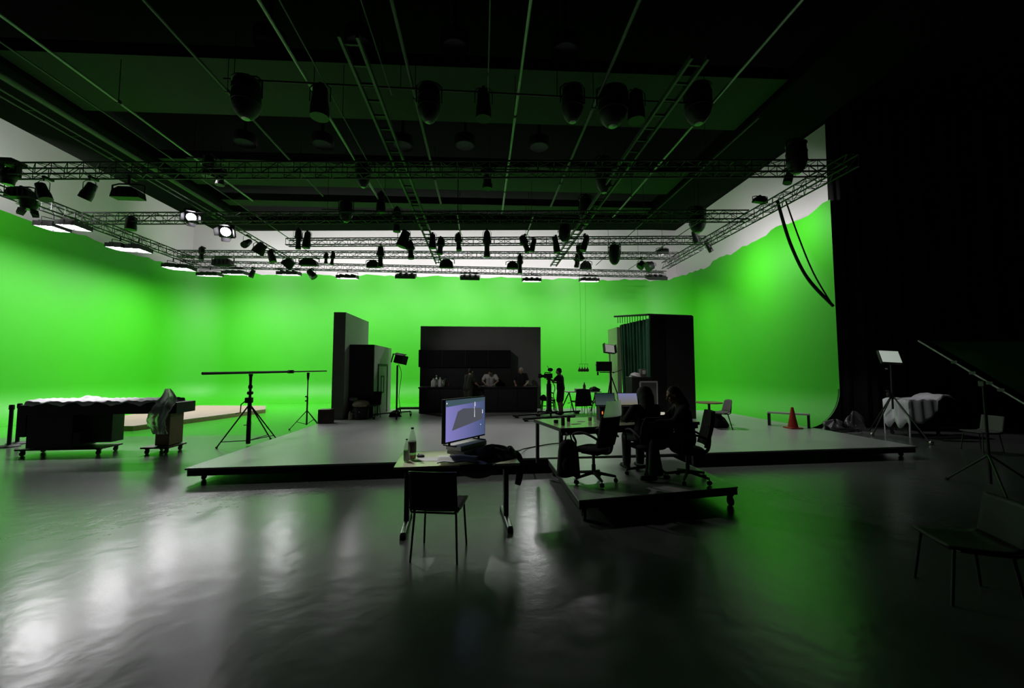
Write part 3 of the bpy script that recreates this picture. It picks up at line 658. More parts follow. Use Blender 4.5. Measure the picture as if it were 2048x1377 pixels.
# ------------------------------------------------------------------ people
def person(label, loc, rz, J, skin=M_skin, hair=M_hair, hairstyle='short', shirt=None, sleeve='short', trousers=None, leg='long', shoes=M_black, look=(0, 0), sc_=1.0, cap=None, curl=.6, vox=.011, group=None):
    """joints J are in the figure's own frame, facing +Y, feet at z=0; look = (nod down, turn left)"""
    P = {k: V(v) * sc_ for k, v in J.items()}
    s = sc_
    b = MB(); L = ('L', 'R')
    nb = lerp(P['shL'], P['shR'], .5)
    for q in L:
        b.cap(P['hip' + q], P['kn' + q], .082 * s, .056 * s); b.cap(P['kn' + q], P['an' + q], .055 * s, .036 * s)
        calf = lerp(P['kn' + q], P['an' + q], .3); b.ell(calf, (.055 * s,) * 3)
        b.cap(P['an' + q] - V((0, 0, .03 * s)), P['toe' + q], .036 * s, .03 * s)
        b.cap(P['sh' + q], P['el' + q], .050 * s, .037 * s); b.cap(P['el' + q], P['wr' + q], .038 * s, .024 * s)
        hp = lerp(P['hipL'], P['hipR'], .5)
        up_ = lerp(nb, P['sh' + q], .5); b.cap(lerp(hp, P['hip' + q], .75), lerp(hp, nb, .45) + (P['hip' + q] - hp) * .55, .105 * s, .098 * s)
        b.cap(lerp(hp, nb, .45) + (P['hip' + q] - hp) * .55, lerp(hp, nb, .86) + (up_ - nb) * .9, .098 * s, .105 * s)
        b.cap(nb, P['sh' + q], .06 * s, .055 * s)
        # hand: palm, four bent fingers of unequal length, thumb from the side of the palm
        d = (P['wr' + q] - P['el' + q]).normalized(); side = d.cross(V((0, 0, 1)))
        side = V((1, 0, 0)) if side.length < .2 else side.normalized()
        sg = 1 if q == 'L' else -1
        n = side.cross(d).normalized(); n = n if n.z < 0 else -n
        w0 = P['wr' + q]; pk = w0 + d * .085 * s
        for t in (-.5, -.17, .17, .5): b.cap(w0 + side * t * .04 * s, pk + side * t * .062 * s, .015 * s, .013 * s)
        for t, ln in ((-.5, .062), (-.17, .076), (.17, .080), (.5, .070)):
            p = pk + side * t * .066 * s; dd = d.copy()
            for k in range(3):
                dd = (dd + n * curl * .55).normalized(); p2 = p + dd * ln * s * (.45, .32, .25)[k]; b.cap(p, p2, (.0098 - k * .0009) * s, (.009 - k * .0009) * s); p = p2
        tb = w0 + d * .025 * s + side * sg * .022 * s; td = (d * .7 + side * sg * .75 + n * .3).normalized()
        p2 = tb + td * .04 * s; b.cap(tb, p2, .013 * s, .011 * s); b.cap(p2, p2 + (td + d * .8).normalized() * .03 * s, .0105 * s, .009 * s)
    hd = P['head']; HM = Matrix.Rotation(look[1], 3, 'Z') @ Matrix.Rotation(-look[0], 3, 'X')
    def h(x, y, z): return hd + HM @ (V((x, y, z)) * s)
    b.cap(nb - V((0, 0, .03 * s)), h(0, -.02, -.07), .055 * s, .05 * s)
    b.ell(h(0, -.012, .025), (.074 * s, .096 * s, .095 * s), HM); b.ell(h(0, .018, -.045), (.056 * s, .070 * s, .075 * s), HM); b.ell(h(0, .055, -.092), (.028 * s, .026 * s, .024 * s), HM)
    b.cap(h(0, .088, .005), h(0, .108, -.03), .010 * s, .015 * s); b.cap(h(-.035, .078, .022), h(.035, .078, .022), .012 * s)
    b.cap(h(-.02, .083, -.064), h(.02, .083, -.064), .009 * s)
    for sx in (-1, 1):
        b.ell(h(sx * .076, -.008, -.01), (.010 * s, .02 * s, .032 * s), HM); b.ell(h(sx * .036, .066, -.03), (.022 * s, .02 * s, .022 * s), HM)
    root = b.build('person', skin, remesh=vox)
    root.location = loc; root.rotation_euler = (0, 0, rz)
    tag(root, label, 'person', group)
    e = MB()
    for sx in (-1, 1): e.ell(h(sx * .030, .077, .006), (.011 * s, .008 * s, .008 * s), HM)
    e.build('eye', M_black, root)
    if hairstyle != 'bald':
        c = MB(); c.ell(h(0, -.026, .042), (.082 * s, .100 * s, .088 * s), HM); c.ell(h(0, -.05, -.005), (.078 * s, .072 * s, .08 * s), HM)
        if hairstyle == 'long':
            c.cap(h(0, -.06, 0), h(.0, -.11, -.22), .085 * s, .06 * s); c.cap(h(.05, -.04, -.02), h(.07, -.05, -.2), .05 * s, .035 * s); c.cap(h(-.05, -.04, -.02), h(-.07, -.05, -.2), .05 * s, .035 * s)
        if hairstyle == 'big':
            c.ell(h(0, -.03, .03), (.125 * s, .13 * s, .13 * s), HM); c.cap(h(0, -.06, -.02), h(0, -.08, -.17), .12 * s, .1 * s)
        c.build('hair', hair, root, remesh=.012)
    if cap:
        c = MB(); c.ell(h(0, -.02, .05), (.086 * s, .104 * s, .085 * s), HM); c.obox(h(0, .11, .055), (.12 * s, .09 * s, .012 * s), HM); c.build('cap', cap, root, remesh=.012)
    g = .014 * s
    if shirt:
        c = MB(); hp = lerp(P['hipL'], P['hipR'], .5)
        for q in L:
            up_ = lerp(nb, P['sh' + q], .5); mid = lerp(hp, nb, .45) + (P['hip' + q] - hp) * .6
            c.cap(lerp(hp, P['hip' + q], .8) + V((0, 0, .02)), mid, .118 * s + g, .108 * s + g); c.cap(mid, lerp(hp, nb, .86) + (up_ - nb) * .9, .108 * s + g, .105 * s + g)
            c.cap(nb, P['sh' + q], .058 * s + g, .056 * s + g)
            if sleeve == 'short': c.cap(P['sh' + q], lerp(P['sh' + q], P['el' + q], .62), .056 * s + g, .058 * s + g)
            else: c.cap(P['sh' + q], P['el' + q], .056 * s + g, .045 * s + g); c.cap(P['el' + q], lerp(P['el' + q], P['wr' + q], .9), .045 * s + g, .03 * s + g)
        c.build('shirt', shirt, root, remesh=.016)
    if trousers:
        c = MB(); hp = lerp(P['hipL'], P['hipR'], .5)
        for q in L:
            c.cap(hp, P['hip' + q], .11 * s, .10 * s + g)
            if leg == 'short': c.cap(P['hip' + q], lerp(P['hip' + q], P['kn' + q], .9), .095 * s + g, .082 * s + g)
            else: c.cap(P['hip' + q], P['kn' + q], .092 * s + g, .066 * s + g); c.cap(P['kn' + q], lerp(P['kn' + q], P['an' + q], .95), .066 * s + g, .052 * s + g)
        c.build('trousers' if leg == 'long' else 'shorts', trousers, root, remesh=.016)
    for q in L:
        c = MB(); a_ = P['an' + q]; t_ = P['toe' + q]; dz = V((0, 0, .02 * s))
        c.cap(a_ - V((0, 0, .035 * s)), t_, .045 * s, .038 * s); c.cap(a_, a_ - V((0, 0, .04 * s)) + (a_ - t_) * .2, .045 * s, .042 * s); c.build('shoe', shoes, root, remesh=.012)
    return root
def stand_pose(**k):
    J = dict(anL=(-.10, 0, .08), anR=(.10, -.02, .08), toeL=(-.12, .15, .04), toeR=(.13, .13, .04), knL=(-.10, .03, .48), knR=(.10, .02, .48), hipL=(-.09, 0, .90), hipR=(.09, 0, .90),
             shL=(-.185, 0, 1.40), shR=(.185, 0, 1.40), elL=(-.24, -.02, 1.12), elR=(.24, -.02, 1.12), wrL=(-.23, .08, .87), wrR=(.23, .08, .87), head=(0, .03, 1.585))
    J.update(k); return J
def sit_pose(z=.48, **k):
    J = dict(anL=(-.12, .42, .08), anR=(.12, .42, .08), toeL=(-.13, .57, .04), toeR=(.13, .57, .04), knL=(-.12, .42, z + .04), knR=(.12, .42, z + .04), hipL=(-.09, 0, z + .09), hipR=(.09, 0, z + .09),
             shL=(-.185, -.02, z + .60), shR=(.185, -.02, z + .60), elL=(-.23, .08, z + .33), elR=(.23, .08, z + .33), wrL=(-.14, .36, z + .30), wrR=(.14, .36, z + .30), head=(0, .05, z + .79))
    J.update(k); return J
M_tee = mat('dark_green_tee', (.020, .026, .016), .9); M_khaki = mat('dark_khaki_trousers', (.045, .05, .03), .9); M_whiteshirt = mat('white_shirt', (.48, .47, .45), .85); M_blacktee = mat('black_tee', (.007, .007, .008), .9)
# camera operator
p = G(1122, 829, PH + .006)
OPY = p.y
person('person in dark t-shirt and shorts standing behind the camera pedestal', p, R(62), stand_pose(shL=(-.18, .03, 1.37), shR=(.18, .03, 1.37), elL=(-.22, .20, 1.20), elR=(.25, .06, 1.12), wrL=(-.12, .42, 1.27), wrR=(.12, .30, 1.15), head=(0, .08, 1.555), knL=(-.11, .05, .47)),
       shirt=M_blacktee, trousers=M_black, leg='short', look=(R(14), 0), sc_=1.0, cap=None)
# people at the counter
p = G(935, 828, PH + .006)
person('person in dark green t-shirt and khaki trousers leaning on the counter from the front', V((p.x, 14.85, PH + .006)), R(-42), stand_pose(shL=(-.17, .10, 1.36), shR=(.17, .10, 1.36), elL=(-.24, .17, 1.10), elR=(.23, .2, 1.09), wrL=(-.17, .36, 1.02), wrR=(.17, .38, 1.02), head=(0, .17, 1.53)),
       shirt=M_tee, trousers=M_khaki, look=(R(22), 0), sc_=1.01)
p = D(981, 774, 16.15)
person('person in white shirt bending over the black counter, head lowered', V((p.x, 16.22, PH + .006)), R(176), stand_pose(shL=(-.2, .13, 1.34), shR=(.2, .13, 1.34), elL=(-.30, .20, 1.14), elR=(.30, .20, 1.14), wrL=(-.18, .36, 1.03), wrR=(.18, .36, 1.03), head=(0, .28, 1.47), hipL=(-.09, -.06, .9), hipR=(.09, -.06, .9)),
       shirt=M_whiteshirt, sleeve='short', trousers=M_black, look=(R(48), R(-12)), sc_=1.02)
p = D(1043, 774, 16.15)
person('grey-haired person in black t-shirt standing behind the right end of the counter', V((p.x, 16.2, PH + .006)), R(168), stand_pose(elL=(-.27, .04, 1.12), elR=(.27, .04, 1.12), wrL=(-.2, .30, 1.02), wrR=(.2, .30, 1.02), head=(0, .07, 1.56)),
       shirt=M_blacktee, trousers=M_black, hair=M_hairgrey, look=(R(20), R(10)), sc_=1.01)
# ------------------------------------------------------------------ camera pedestal and rig
def tripod(o, base, top, feet, r=.018, m_=None, hub=None, foot=True, name='leg'):
    m_ = m_ or M_black; hub = hub or base
    for f in feet:
        q = MB(); q.cyl(V(hub), V(f) + V((0, 0, .02)), r, r * .8, 8); l = q.build(name, m_, o)
        if foot: w_ = MB(); w_.ell(V(f) + V((0, 0, .022)), (.03, .03, .022)); w_.build('foot', M_rubber, l)
p = G(1098, 830, PH + .004); p.y = OPY - .15; p = V((D(1098, 800, p.y).x, p.y, PH + .004))
o = thing('film_camera', 'film camera on a dark pedestal column in front of its operator', 'camera', p)
MB().lathe([(.12, .06), (.12, .16), (.095, .2), (.09, 1.1), (.065, 1.12), (.06, 1.22), (.05, 1.24)], n=18).build('column', M_black, o)
for k in range(3):
    a = k * 2.094 + .5; q = V((math.cos(a), math.sin(a), 0)); m = MB(); m.cyl((0, 0, .1), q * .42 + V((0, 0, .1)), .035, n=8); l = m.build('leg', M_black, o)
    m = MB(); caster(m, q * .42, .05, .1); m.build('caster', M_rubber, l)
for z in (.45, .62, .8): MB().cyl((.09, 0, z), (.15, 0, z - .02), .022, n=8).build('knob', M_black, o)
hm = rotz(R(62))
MB().lathe([(.05, 1.24), (.09, 1.26), (.09, 1.3), (.06, 1.32)], n=16).build('fluid_head', M_black, o)
m = MB(); m.obox((0, .02, 1.40), (.13, .30, .17), None); m.obox((0, .05, 1.52), (.03, .22, .03)); m.obox((0, -.06, 1.5), (.02, .02, .05)); m.obox((0, .14, 1.5), (.02, .02, .05))
cb = m.build('camera_body', M_black, o, bevel=.008); cb.rotation_euler = (0, 0, R(75))
m = MB(); m.lathe([(.045, .17), (.05, .2), (.05, .3), (.065, .31), (.07, .36), (.0, .35)], (0, 0, 1.39), 16, rotx(R(-90))); x = m.build('lens', M_black, o); x.rotation_euler = (0, 0, R(75))
m = MB(); m.obox((-.0, .32, 1.40), (.20, .10, .16)); x = m.build('matte_box', M_black, o, bevel=.006); x.rotation_euler = (0, 0, R(75))
m = MB(); m.ell((.02, -.05, 1.62), (.07, .1, .07)); m.cyl((.02, 0, 1.66), (.05, .06, 1.76), .01, n=6); x = m.build('viewfinder', M_black, o); x.rotation_euler = (0, 0, R(75))
m = MB(); m.cyl((.0, -.1, 1.28), (.16, -.42, 1.16), .012, n=8); x = m.build('pan_handle', M_black, o); x.rotation_euler = (0, 0, R(40))
m = MB(); m.tube(smoothpath([(.06, .02, 1.3), (.22, .02, 1.0), (.16, 0, .7), (.24, .05, .4), (.3, .1, .03)], 5), .014, 6); m.build('cable', M_rubber, o)
# low dolly track and beams lying on the deck
for k, (a, c, lab, r) in enumerate(((G(1026, 836, PH), G(1160, 826, PH), 'long thin black track bar on the deck in front of the camera, rear one', .03), (G(1046, 843, PH), G(1150, 836, PH), 'short black track bar on the deck, nearer one of the pair', .035))):
    a = V(a); c = V(c); o = thing('track_bar', lab, 'track', lerp(a, c, .5), 0, 'track bars on the deck')
    d = (c - a) / 2; MB().cyl(-d + V((0, 0, .07)), d + V((0, 0, .07)), r, n=8).build('bar', M_black, o)
    for t in (-.9, -.3, .35, .9): MB().obox(d * t + V((0, 0, .035)), (.12, .26, .07)).build('foot', M_black, o, bevel=.01)
# stool beside camera
p = G(1096, 822, PH + .004)
o = thing('work_stool', 'low black stool left of the film camera', 'stool', p)
MB().box(-.27, .27, -.16, .16, .40, .46).build('seat', M_black, o, bevel=.012)
for sx in (-1, 1):
    for sy in (-1, 1): MB().cyl((sx * .22, sy * .12, .4), (sx * .26, sy * .14, 0), .02, n=8).build('leg', M_black, o)
MB().box(-.24, .24, -.02, .02, .18, .21).build('stretcher', M_black, o)
p2 = G(1084, 803, PH); lump('equipment_bag', 'dark bag resting on the low black stool by the camera', 'bag', p + V((-.18, 0, .46)), (.14, .12, .16), M_fabric, 5)
# folding table with bottles behind the operator
p = G(1172, 826, PH + .004); p.y = 15.2; p.x = D(1165, 800, 15.2).x
o = thing('trestle_table', 'pale trestle table standing behind the camera operator', 'table', p)
tw = .66; MB().box(-tw, tw, -.3, .3, .76, .79).build('tabletop', M_setgrey2, o, bevel=.004)
for sx in (-1, 1):
    for sy in (-1, 1):
        MB().cyl((sx * .52, 0, .75), (sx * .60 - .22 * (sy), sy * .22, 0), .024, n=8).build('leg', M_brown, o)
    MB().cyl((sx * .52 - .08, -.12, .35), (sx * .52 + .08, .12, .35), .014, n=6).build('brace', M_brown, o)
p3 = p + V((D(1168, 770, 15.2).x - p.x, -.05, .79))
bottle('spray_bottle', 'pinkish bottle standing upright on the trestle table', p3, .055, .33, M_woodtop, M_paper)
o = thing('cardboard_box', 'low white box left of the bottle on the trestle table', 'box', p3 + V((-.2, 0, 0)))
MB().box(-.16, .16, -.1, .1, 0, .10).build('body', M_cloth, o, bevel=.004); MB().box(-.165, .165, -.105, .105, .08, .105).build('lid', M_paper, o, bevel=.003)
lump('equipment_bag', 'black bag lying on the right end of the trestle table', 'bag', p + V((.47, 0, .79)), (.2, .2, .16), M_fabric, 8)
# pendant of small bulbs hung on two thin wires
y = 17.6; a = D(1156, 739, y); c = D(1178, 739, y); mid = lerp(a, c, .5)
o = thing('pendant_cluster', 'row of small dark pendant lamps hanging on thin wires before the green wall', 'lamp', mid)
for k in range(4):
    m = MB(); xx = -.18 + .12 * k; m.lathe([(.02, .1), (.03, .06), (.065, 0), (.07, -.06), (.045, -.1), (.0, -.1)], (xx, 0, 0), 14); m.build('lamp_shade', M_brown, o)
    m = MB(); m.cyl((xx, 0, .1), (xx, 0, .24), .006, n=6); m.build('cord', M_black, o)
MB().cyl((-.2, 0, .24), (.2, 0, .24), .008, n=6).build('rail', M_black, o)
for sx in (-.1, .1): MB().cyl((sx, 0, .24), (sx * 1.3, 0, TZ - mid.z - .2), .004, n=5).build('wire', M_black, o)
# monitor on tripod
p = G(1224, 826, PH + .004); p.y = 13.6; p.x = D(1223, 800, 13.6).x
o = thing('monitor_stand', 'black monitor on a tripod between the trestle table and the green curtain', 'monitor', p)
f = [V((-.34, -.25, 0)), V((.42, -.2, 0)), V((.02, .42, 0))]
tripod(o, None, None, f, .022, M_black, hub=(0, 0, 1.40)); MB().cyl((0, 0, .55), (0, 0, 1.6), .024, n=10).build('column', M_black, o)
MB().cyl((.05, -.02, 1.5), (.36, -.15, 1.64), .012, n=8).build('pan_handle', M_black, o)
c = D(1208, 733, 13.5) - p
m = MB(); m.obox(c, (.54, .09, .34)); m.obox(c + V((-.26, 0, .05)), (.05, .12, .05)); m.build('monitor_housing', M_black, o, bevel=.012)
m = MB(); m.obox(c + V((.1, 0, -.2)), (.5, .07, .03)); m.cyl(c + V((-.22, 0, -.18)), c + V((-.22, 0, -.3)), .03, n=8); m.build('bracket', M_black, o)
# panel light on a stand behind it
p = V((D(1221, 800, 14.3).x, 14.3, PH + .004)); c = D(1219, 697, 14.3) - p
o = thing('panel_light', 'pale panel light on a thin stand above the monitor', 'lamp', p)
tripod(o, None, None, [V((-.4, -.2, 0)), V((.4, -.25, 0)), V((0, .45, 0))], .014, M_black, hub=(0, 0, .8)); MB().cyl((0, 0, .3), (0, 0, c.z - .2), .017, n=8).build('mast', M_black, o)
Rm = rotz(R(14)) @ rotx(R(-18)) @ Matrix.Rotation(R(6), 3, 'Y')
MB().obox(c + Rm @ V((0, .05, 0)), (.44, .09, .34), Rm).build('housing', M_black, o, bevel=.01); MB().obox(c + Rm @ V((0, -.003, 0)), (.39, .012, .29), Rm).build('diffuser', M_diff, o)
for sx in (-1, 1): MB().obox(c + Rm @ V((sx * .235, -.02, 0)), (.012, .15, .33), Rm).build('barn_door', M_black, o)
MB().cyl(c + V((0, .05, -.2)), c + V((0, .05, -.14)), .025, n=8).build('tilt_knob', M_black, o)
# ------------------------------------------------------------------ chairs
def leg_chair(label, p, rz, seat_h=.46, back_top=.84, w=.46, d=.44, shell='square', splay=.03, leg_m=None, body_m=None, leg_r=.012, group=None, back_m=None):
    """faces +Y in its own frame; the back is at -Y"""
    leg_m = leg_m or M_metal; body_m = body_m or M_black
    o = thing('side_chair', label, 'chair', p, rz, group)
    for sx in (-1, 1):
        for sy in (-1, 1):
            MB().cyl((sx * (w / 2 - .04), sy * (d / 2 - .05), seat_h - .02), (sx * (w / 2 - .04 + splay), sy * (d / 2 - .03 + splay), 0), leg_r, leg_r * .9, 10).build('leg', leg_m, o)
    def seat(u, v):
        x = (u - .5) * w; y = (v - .5) * d
        return V((x, y, seat_h - .02 * math.cos((u - .5) * 2.6) * math.cos((v - .4) * 2) + (.03 * max(0, .15 - v) / .15)))
    MB().grid(seat, 12, 10).build('seat', body_m, o, solid=.02)
    hb = back_top - seat_h
    def back(u, v):
        x = (u - .5) * (w - .02) * (1 - .12 * (v ** 3 if shell == 'round' else 0)); cv = .05 * (1 - (2 * u - 1) ** 2) if shell == 'round' else .02 * (1 - (2 * u - 1) ** 2)
        lo = .02 if shell == 'round' else .0
        z = seat_h + lo + v * (hb - lo)
        if shell == 'round': z -= .12 * hb * (abs(2 * u - 1) ** 3) * v
        return V((x, -d / 2 - cv - .07 * v, z))
    MB().grid(back, 12, 10).build('backrest', back_m or body_m, o, solid=.018)
    m = MB()
    for sx in (-1, 1): m.tube(smoothpath([(sx * (w / 2 - .03), d / 2 - .08, seat_h - .03), (sx * (w / 2 - .03), -d / 2 + .02, seat_h - .03), (sx * (w / 2 - .03), -d / 2 - .035, seat_h + .05), (sx * (w / 2 - .05), -d / 2 - .06, seat_h + hb * .6)], 4), leg_r * .9, 8)
    m.cyl((-w / 2 + .03, -d / 2 + .03, seat_h - .035), (w / 2 - .03, -d / 2 + .03, seat_h - .035), leg_r * .9, n=8); m.cyl((-w / 2 + .03, d / 2 - .05, seat_h - .035), (w / 2 - .03, d / 2 - .05, seat_h - .035), leg_r * .9, n=8)
    m.build('frame', leg_m, o)
    return o
# front chair at the tv table, its back toward us
a, b_, c, d_ = G(812, 1128), G(920, 1129), G(845, 1083), G(938, 1089)
ctr = (a + b_ + c + d_) / 4; fx = ((c + d_) - (a + b_)) / 2
leg_chair('black chair with thin metal legs in front of the television table', ctr, math.atan2(-fx.x, fx.y), .51, .90, .50, .46, splay=.025, body_m=M_blackgloss)
# far chairs on the deck
p = G(1436, 866, PH + .004); p.y = 10.75
leg_chair('dark shell chair standing alone on the platform right of the black set wall', V((D(1436, 866, 10.75).x, 10.75, PH + .004)), R(82), .45, .80, .5, .46, 'round', .07, leg_m=M_black, body_m=M_setgrey, leg_r=.014)
p = G(1158, 827, PH + .004)
o = leg_chair('black chair with a jacket over its back, behind the desk bottles', p, R(12), .46, .86, .5, .46)
def jacket(u, v):
    a = (u - .5) * 2; z = .92 - .62 * v
    return V((a * (.25 + .07 * v), -.36 - .03 * math.cos(a * 3) - .04 * v + .015 * math.sin(a * 9 + v * 4), z - .03 * a * a * (1 - v)))
jk = MB().grid(jacket, 16, 12).build('jacket', M_fabric, solid=.05); jk.location = p; jk.rotation_euler = (0, 0, R(12)); tag(jk, 'black jacket draped over the back of the chair by the trestle table', 'jacket')
p = G(756, 832, PH + .004); leg_chair('black chair beside the outlined door of the boxy set room', V((-3.62, 13.72, PH + .004)), R(170), .46, .88, .46, .44)
p = G(1188, 826, PH + .004); leg_chair('black chair half hidden behind the jacket chair at the trestle table', V((D(1186, 800, 14.45).x, 14.45, PH + .004)), R(-70), .47, .92, .5, .46)
# ------------------------------------------------------------------ clutter by the left set walls
bx = G(662, 846, PH)
o = thing('wooden_crate', 'dark brown wooden box on the platform beside the tall end-on wall', 'box', (-4.72, bx.y, FLZ))
bh = .42
MB().box(-.18, .18, -.18, .18, 0, bh).build('body', M_brown, o, bevel=.008); MB().box(-.06, .06, -.184, -.1795, bh * .62, bh * .74).build('hand_slot', M_black, o)
p = G(722, 838, PH + .004); q = p.y
o = thing('drum_stool', 'round stool with a puffy beige cushion before the black set room', 'stool', V((D(722, 820, q).x, q, FLZ)))
MB().lathe([(.20, 0), (.24, .02), (.25, .38), (.22, .40)], n=22).build('base', M_black, o); MB().lathe([(.18, .40), (.26, .42), (.28, .48), (.22, .57), (.10, .61), (.0, .62)], n=22).build('cushion', M_beige, o); MB().ell((.02, -.25, .25), (.02, .012, .02)).build('stud', M_silver, o)
o = thing('metal_canister', 'small brass-coloured canister left of the beige cushioned stool', 'canister', V((D(702, 838, q - .1).x, q - .12, FLZ)))
MB().lathe([(.07, 0), (.08, .01), (.08, .2), (.06, .22)], n=18).build('body', M_beige, o); MB().lathe([(.06, .22), (.05, .26), (.02, .28), (.0, .28)], n=18).build('lid', M_silver, o); MB().tube([(.05, 0, .26), (.08, 0, .33), (.09, 0, .40)], .012, 6).build('spout', M_silver, o)
o = thing('folded_chair', 'folded dark stand with pale cloth left of the beige cushioned stool', 'stand', V((D(703, 838, q + .25).x, q + .3, FLZ)))
for sx in (-1, 1): MB().cyl((sx * .14, -.1, 0), (-sx * .1, .06, .62), .014, n=8).build('leg', M_black, o)
MB().ell((.04, 0, .63), (.15, .1, .07)).build('cloth', M_setgrey2, o)
# soft light on a wheeled stand
p = G(790, 833, PH + .004); p = V((D(793, 830, 14.0).x, 14.0, FLZ))
o = thing('stand_light', 'black lamp head on a wheeled stand between the left room and kitchen', 'lamp', p)
c = D(799, 719, 14.0) - p
MB().cyl((0, 0, .12), (0, 0, c.z - .2), .03, n=10).build('mast', M_black, o)
Rm = rotz(R(-20)) @ rotx(R(-10)) @ Matrix.Rotation(R(10), 3, 'Y')
MB().obox(c + Rm @ V((0, .06, 0)), (.42, .16, .27), Rm).build('housing', M_black, o, bevel=.02)
for sx in (-1, 1): MB().obox(c + Rm @ V((sx * .25, -.06, .0)), (.016, .2, .30), Rm @ rotz(R(-sx * 25))).build('barn_door', M_black, o)
MB().obox(c + Rm @ V((0, -.05, .17)), (.42, .2, .014), Rm @ rotx(R(28))).build('top_flap', M_black, o)
MB().tube(smoothpath([(.03, 0, c.z - .15), (.14, 0, c.z - .5), (.07, 0, .7), (.16, .02, .1)], 5), .010, 6).build('cable', M_rubber, o)
for f in ((-.62, -.55), (.12, -.58), (.42, .3)):
    m = MB(); m.cyl((0, 0, .17), (f[0], f[1], .17), .022, n=8); l = m.build('leg', M_black, o); m = MB(); caster(m, (f[0], f[1], 0), .05, .15); m.build('caster', M_rubber, l)
lump('sand_bag', 'black sandbag lying on the base of the wheeled lamp stand', 'bag', p + V((-.1, .28, .0)), (.2, .13, .19), M_fabric, 11)
# small flat dolly with cables near the counter's left end
p = G(822, 824, PH + .004)
o = thing('equipment_dolly', 'low black dolly frame on the deck left of the kitchen counter', 'dolly', p)
for sy in (-.2, .2): MB().box(-.5, .5, sy - .03, sy + .03, .12, .17).build('rail', M_black, o)
for sx in (-.45, .45):
    MB().box(sx - .03, sx + .03, -.2, .2, .13, .16).build('cross_bar', M_black, o)
    for sy in (-.2, .2): m = MB(); caster(m, (sx, sy, 0), .045, .12); m.build('caster', M_rubber, o)
# ------------------------------------------------------------------ bench on dollies at the left
pa, pb = G(78, 903), G(318, 893)
o = thing('rolling_bench', 'long black bench on wheeled dollies, wrapped in plastic, at the left', 'bench', V((G(190, 898).x, 9.9, 0)), R(2))
bx0 = -1.62
def lx(px): return D(px, 850, 9.9).x - o.location.x
zt = D(200, 806, 9.7).z; zb2 = D(200, 828, 9.7).z
MB().box(lx(83), lx(366), -.32, .32, zb2, zt).build('top_beam', M_black, o, bevel=.008)
MB().box(lx(85), lx(170), -.30, .30, .17, zb2).build('left_cabinet', M_black, o, bevel=.006)
MB().box(lx(170), lx(226), -.05, .28, .24, zb2).build('recessed_cabinet', mat('black_panel_green_reflection', (.012, .035, .012), .3), o, bevel=.006)  # green reflection put into the colour of a glossy black panel
MB().box(lx(171), lx(184), -.29, -.06, .24, .50).build('cabinet_step', M_black, o, bevel=.004)
MB().box(lx(68), lx(82), -.3, .25, .42, zt - .03).build('end_panel', M_black, o, bevel=.006)
MB().box(lx(58), lx(70), -.1, .2, .46, .52).build('end_shelf', M_green, o)
MB().box(lx(322), lx(349), -.22, .22, .17, zb2).build('wooden_leg', M_wood, o, bevel=.005)
def dolly(x0, x1, label, dlo=o):
    d = thing('furniture_dolly', label, 'dolly', V((o.location.x + (x0 + x1) / 2, o.location.y, 0)), R(2), 'furniture dollies under the black bench')
    h = (x1 - x0) / 2
    MB().box(-h, h, -.3, .3, .125, .16).build('board', M_brown, d, bevel=.006)
    for sx in (-1, 1):
        for sy in (-1, 1): m = MB(); caster(m, (sx * (h - .09), sy * .22, 0), .05, .125); m.build('caster', M_rubber, d)
dolly(lx(64), lx(224), 'wide furniture dolly under the cabinet end of the black bench'); dolly(lx(304), lx(357), 'small furniture dolly under the wooden leg of the black bench')
def film(u, v):
    x = lx(80) + (lx(344) - lx(80)) * u; y = (v - .5) * .68
    z = zt + .03 + .055 * math.sin(v * math.pi) ** .6 + .014 * math.sin(u * 40 + v * 9) * math.sin(v * 14 + u * 5) + .008 * math.sin(u * 90) + .07 * math.exp(-((u - .33) / .06) ** 2) * math.exp(-((v - .7) / .2) ** 2)
    if abs(v - .5) > .47: z -= .05 + .03 * math.sin(u * 33)
    return V((x, y, z))
pf = MB().grid(film, 90, 22).build('plastic_sheet', M_cloth, solid=.003); pf.location = o.location; pf.rotation_euler = (0, 0, R(2)); tag(pf, 'bright white plastic sheet lying along the top of the black bench', 'sheet')
def drp(u, v):
    a = u * 2 * math.pi; zz = zt + .32 - v * 1.0
    r = .16 + .07 * math.sin(a * 3 + v * 5) + .04 * math.sin(a * 7 + v * 12) - .05 * v; r *= (.25 + .75 * min(1, v * 4)) * (1 if v < .85 else .85)
    top = .1 * (1 - v) ** 2
    return V((lx(346) + top + r * math.cos(a) + .05 * math.sin(v * 7), -.36 - .02 * v + r * .55 * math.sin(a), zz))
pf = MB().grid(drp, 30, 26).build('plastic_wrap', M_plastic, sharp=80); pf.location = o.location; tag(pf, 'crumpled translucent plastic wrap hanging over the right end of the black bench', 'plastic wrap')
# stanchions
for k, (px, py) in enumerate(((21, 891), (37, 889))):
    p = D(px, 850, 10.85 + k * .42); p.z = 0
    s = thing('belt_stanchion', '%s of two black barrier posts on round bases at the far left' % ('left' if k == 0 else 'right'), 'barrier post', p, 0, 'barrier posts at the far left')
    MB().lathe([(.19, 0), (.20, .015), (.17, .035), (.06, .05)], n=24).build('base', M_black, s); MB().cyl((0, 0, .04), (0, 0, .93), .038, n=16).build('post', M_black, s); MB().lathe([(.045, .90), (.05, .91), (.05, 1.0), (.04, 1.02), (.0, 1.025)], n=16).build('belt_head', M_black, s)
